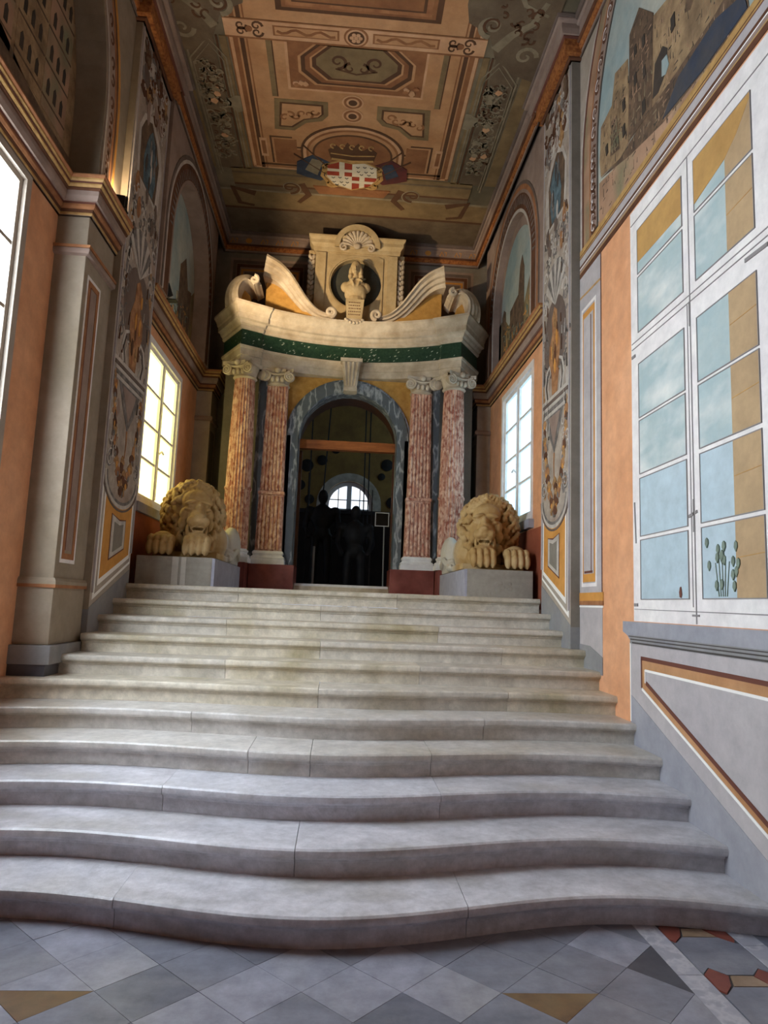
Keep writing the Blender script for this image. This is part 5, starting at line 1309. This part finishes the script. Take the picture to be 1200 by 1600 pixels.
box('mullion', hx-.06, hx+.06, 17.1, 17.155, 3.34, hz+.5, 'white_paint', w4); box('transom', hx-.5, hx+.5, 17.1, 17.155, hz-.22, hz-.08, 'white_paint', w4)
for s in (-1, 1):
    box('glazing_bar', hx+s*.27-.012, hx+s*.27+.012, 17.12, 17.155, hz-.08, hz+.42, 'white_paint', w4)
box('glazing_bar', hx-.49, hx+.49, 17.12, 17.155, hz+.13, hz+.155, 'white_paint', w4)
box('glazing_bar', hx-.5, hx+.5, 17.1, 17.155, 3.30, 3.40, 'white_paint', w4)
sh_spots = [(-.95, 4.85, .16, 'largest one left of the arched window'), (-.58, 5.0, .13, 'upper left of the arched window'), (1.05, 4.95, .15, 'larger one upper right of the window'), (1.4, 4.8, .15, 'outermost upper right of the arched window'), (.92, 4.65, .09, 'smallest, just right of the arched window'), (-1.1, 4.35, .13, 'farthest left at window height'), (-.25, 5.3, .12, 'above the arched window, left under the beam'), (.55, 5.35, .12, 'above the arched window, right under the beam'), (1.2, 4.0, .14, 'low at the right of the arched window'), (-.85, 4.0, .12, 'low at the left of the arched window')]
for i, (x, z, r_, _) in enumerate(sh_spots):
    mb = MB().lathe([(.001, -.03), (r_*.2, -.03), (r_, 0), (r_*.98, .02), (.001, .02)], (0, 0), 18)
    mb.v = [(x+a, 16.97+c, z+b2) for a, b2, c in mb.v]
    tag(mb.build('round_shield', 'hall_shield', None, smooth=True), 'dark round shield on the hall back wall, '+_, 'shield', 'shields on the hall wall')
for i, (x, y, x2) in enumerate(((-.62, 12.2, -.62), (-.25, 12.6, -.42), (.33, 12.4, .37), (.44, 12.8, .46))):
    tag(MB().tube([(x2, y, 2.6), (x, y, 6.6)], .013, .013, 6).build('hanging_cord', 'black_metal'), ['leftmost dark cord hanging inside the dim hall', 'slanting dark cord hanging left of the arched window', 'dark cord crossing the arched window, left of a pair', 'dark cord crossing the arched window, right of a pair'][i], 'cord', 'cords hanging in the hall')
def armour(loc, label, k):
    r = root('armour_figure', loc); tag(r, label, 'statue', 'dark armour figures in the hall')
    x, y, z = loc; b = MB()
    b.ell((x, y, z+1.62), (.09, .11, .13), nu=14, nv=10); b.ell((x, y, z+1.45), (.06, .06, .08)); b.ell((x, y, z+1.25), (.20, .14, .24), nu=16, nv=10); b.ell((x, y, z+.98), (.16, .12, .16))
    for s in (-1, 1):
        b.ell((x+s*.22, y, z+1.36), (.10, .10, .09)); b.tube([(x+s*.25, y, z+1.33), (x+s*.30, y-.03, z+1.08), (x+s*.22, y-.16, z+.92)], .06, .042, 10); b.ell((x+s*.22, y-.17, z+.90), (.045, .05, .05))
        b.tube([(x+s*.10, y, z+.95), (x+s*.12, y-.02, z+.5), (x+s*.12, y, z+.08)], .09, .055, 10); b.ell((x+s*.12, y-.06, z+.05), (.05, .13, .05))
    o = b.build('figure', 'figure_dark', r); remesh(o, .02, 2)
    b = MB(); b.box(x-.25, x+.25, y-.25, y+.25, min(z, 1.7), min(z, 1.7)+.02); b.build('stand', 'hall_dark', r)
    MB().tube([(x+k*.26, y-.2, z), (x+k*.26, y-.2, z+2.0)], .015, .008, 6).build('halberd', 'hall_shield', r)
armour((-.36, 12.0, 1.70), 'dark armour figure left of the arched window in the hall', -1)
armour((.22, 11.7, 1.40), 'dark armour figure below the arched window in the hall', 1)
cab = root('display_case', (.3, 13.5, 1.7)); tag(cab, 'wide dark case standing across the dim hall', 'case')
box('body', -1.6, 1.9, 13.3, 13.9, 1.7, 3.20, 'hall_dark', cab); box('top', -1.65, 1.95, 13.25, 13.95, 3.20, 3.27, 'figure_dark', cab)
sg = root('sign_stand', (.67, 10.66, 1.70)); tag(sg, 'slim sign stand with a square white framed notice inside the doorway', 'sign')
MB().tube([(.66, 10.66, 1.70), (.645, 10.66, 2.82)], .012, .012, 8).build('pole', 'steel', sg); MB().lathe([(.001, 1.70), (.12, 1.70), (.12, 1.715), (.001, 1.72)], (.66, 10.66), 20).build('foot', 'steel', sg)
MB().ring(rect(.50, .72, 2.69, 2.91), rect(.514, .706, 2.704, 2.896), 'XZ', 10.64, 10.65).build('frame', 'sign_white', sg); box('notice', .514, .706, 10.645, 10.65, 2.704, 2.896, 'hall_dark', sg)
bl = root('barrier_post', (-.43, 10.8, 1.70)); tag(bl, 'short steel barrier post just inside the doorway', 'post')
MB().tube([(-.43, 10.8, 1.71), (-.43, 10.8, 2.35)], .02, .02, 10).build('pole', 'steel', bl, smooth=True); MB().lathe([(.001, 1.70), (.10, 1.70), (.10, 1.715), (.03, 1.73)], (-.43, 10.8), 18).build('foot', 'steel', bl)

w5 = struct(MB().ring(rect(14.2, 16.0, 4.6, 6.2), rect(14.3, 15.9, 4.7, 6.1), 'YZ', 3.14, 3.2).build('fill_window', 'white_paint'))  # unseen window added to brighten the dim hall
box('pane', 3.16, 3.17, 14.3, 15.9, 4.7, 6.1, 'pane_blue', w5)  # glowing pane of the added window, out of view

# ------------------------------------------------------------------ floodlights standing on the left cornices
def flood(loc, aim, energy, label, size=1.2, colr=(1.0, .76, .46)):
    r = root('floodlight', loc); tag(r, label, 'lamp', 'floodlights on the cornice')
    d = (Vector(aim)-Vector(loc)).normalized(); c = Vector(loc)+Vector((0, 0, .10))
    q = d.to_track_quat('-Z', 'Y').to_matrix()
    mb = MB().box(-.13, .13, -.07, .07, .0, .10); mb.v = [tuple(c+q @ Vector(p)) for p in mb.v]; mb.build('housing', 'black_metal', r)
    mb = MB().box(-.12, .12, -.06, .06, -.004, -.001); mb.v = [tuple(c+q @ Vector(p)) for p in mb.v]; mb.build('lens', 'lamp_glow', r)
    mb = MB().box(-.145, .145, -.05, .05, .0, .012).box(-.145, -.13, -.012, .012, 0, .13).box(.13, .145, -.012, .012, 0, .13); mb.v = [(p[0]+loc[0], p[1]+loc[1], p[2]+loc[2]) for p in mb.v]; mb.build('bracket', 'black_metal', r)
    ld = bpy.data.lights.new('flood_beam', 'SPOT'); ld.energy = energy; ld.color = colr; ld.spot_size = size; ld.spot_blend = .8; ld.shadow_soft_size = .05
    lo = bpy.data.objects.new('flood_beam', ld); COL.objects.link(lo); lo.parent = r
    lo.location = c+d*.03-Vector(loc); lo.rotation_euler = d.to_track_quat('-Z', 'Y').to_euler()
flood((-2.14, 5.72, 4.792), (-2.20, 6.1, 6.6), FLOOD_PIER, 'black floodlight on the near left pilaster cornice, lighting the pier', 2.2)
flood((-2.10, 7.45, 4.752), (.15, 9.75, 6.25), FLOOD_PORTAL, 'black floodlight on the cornice above the cream lit window', 1.0)
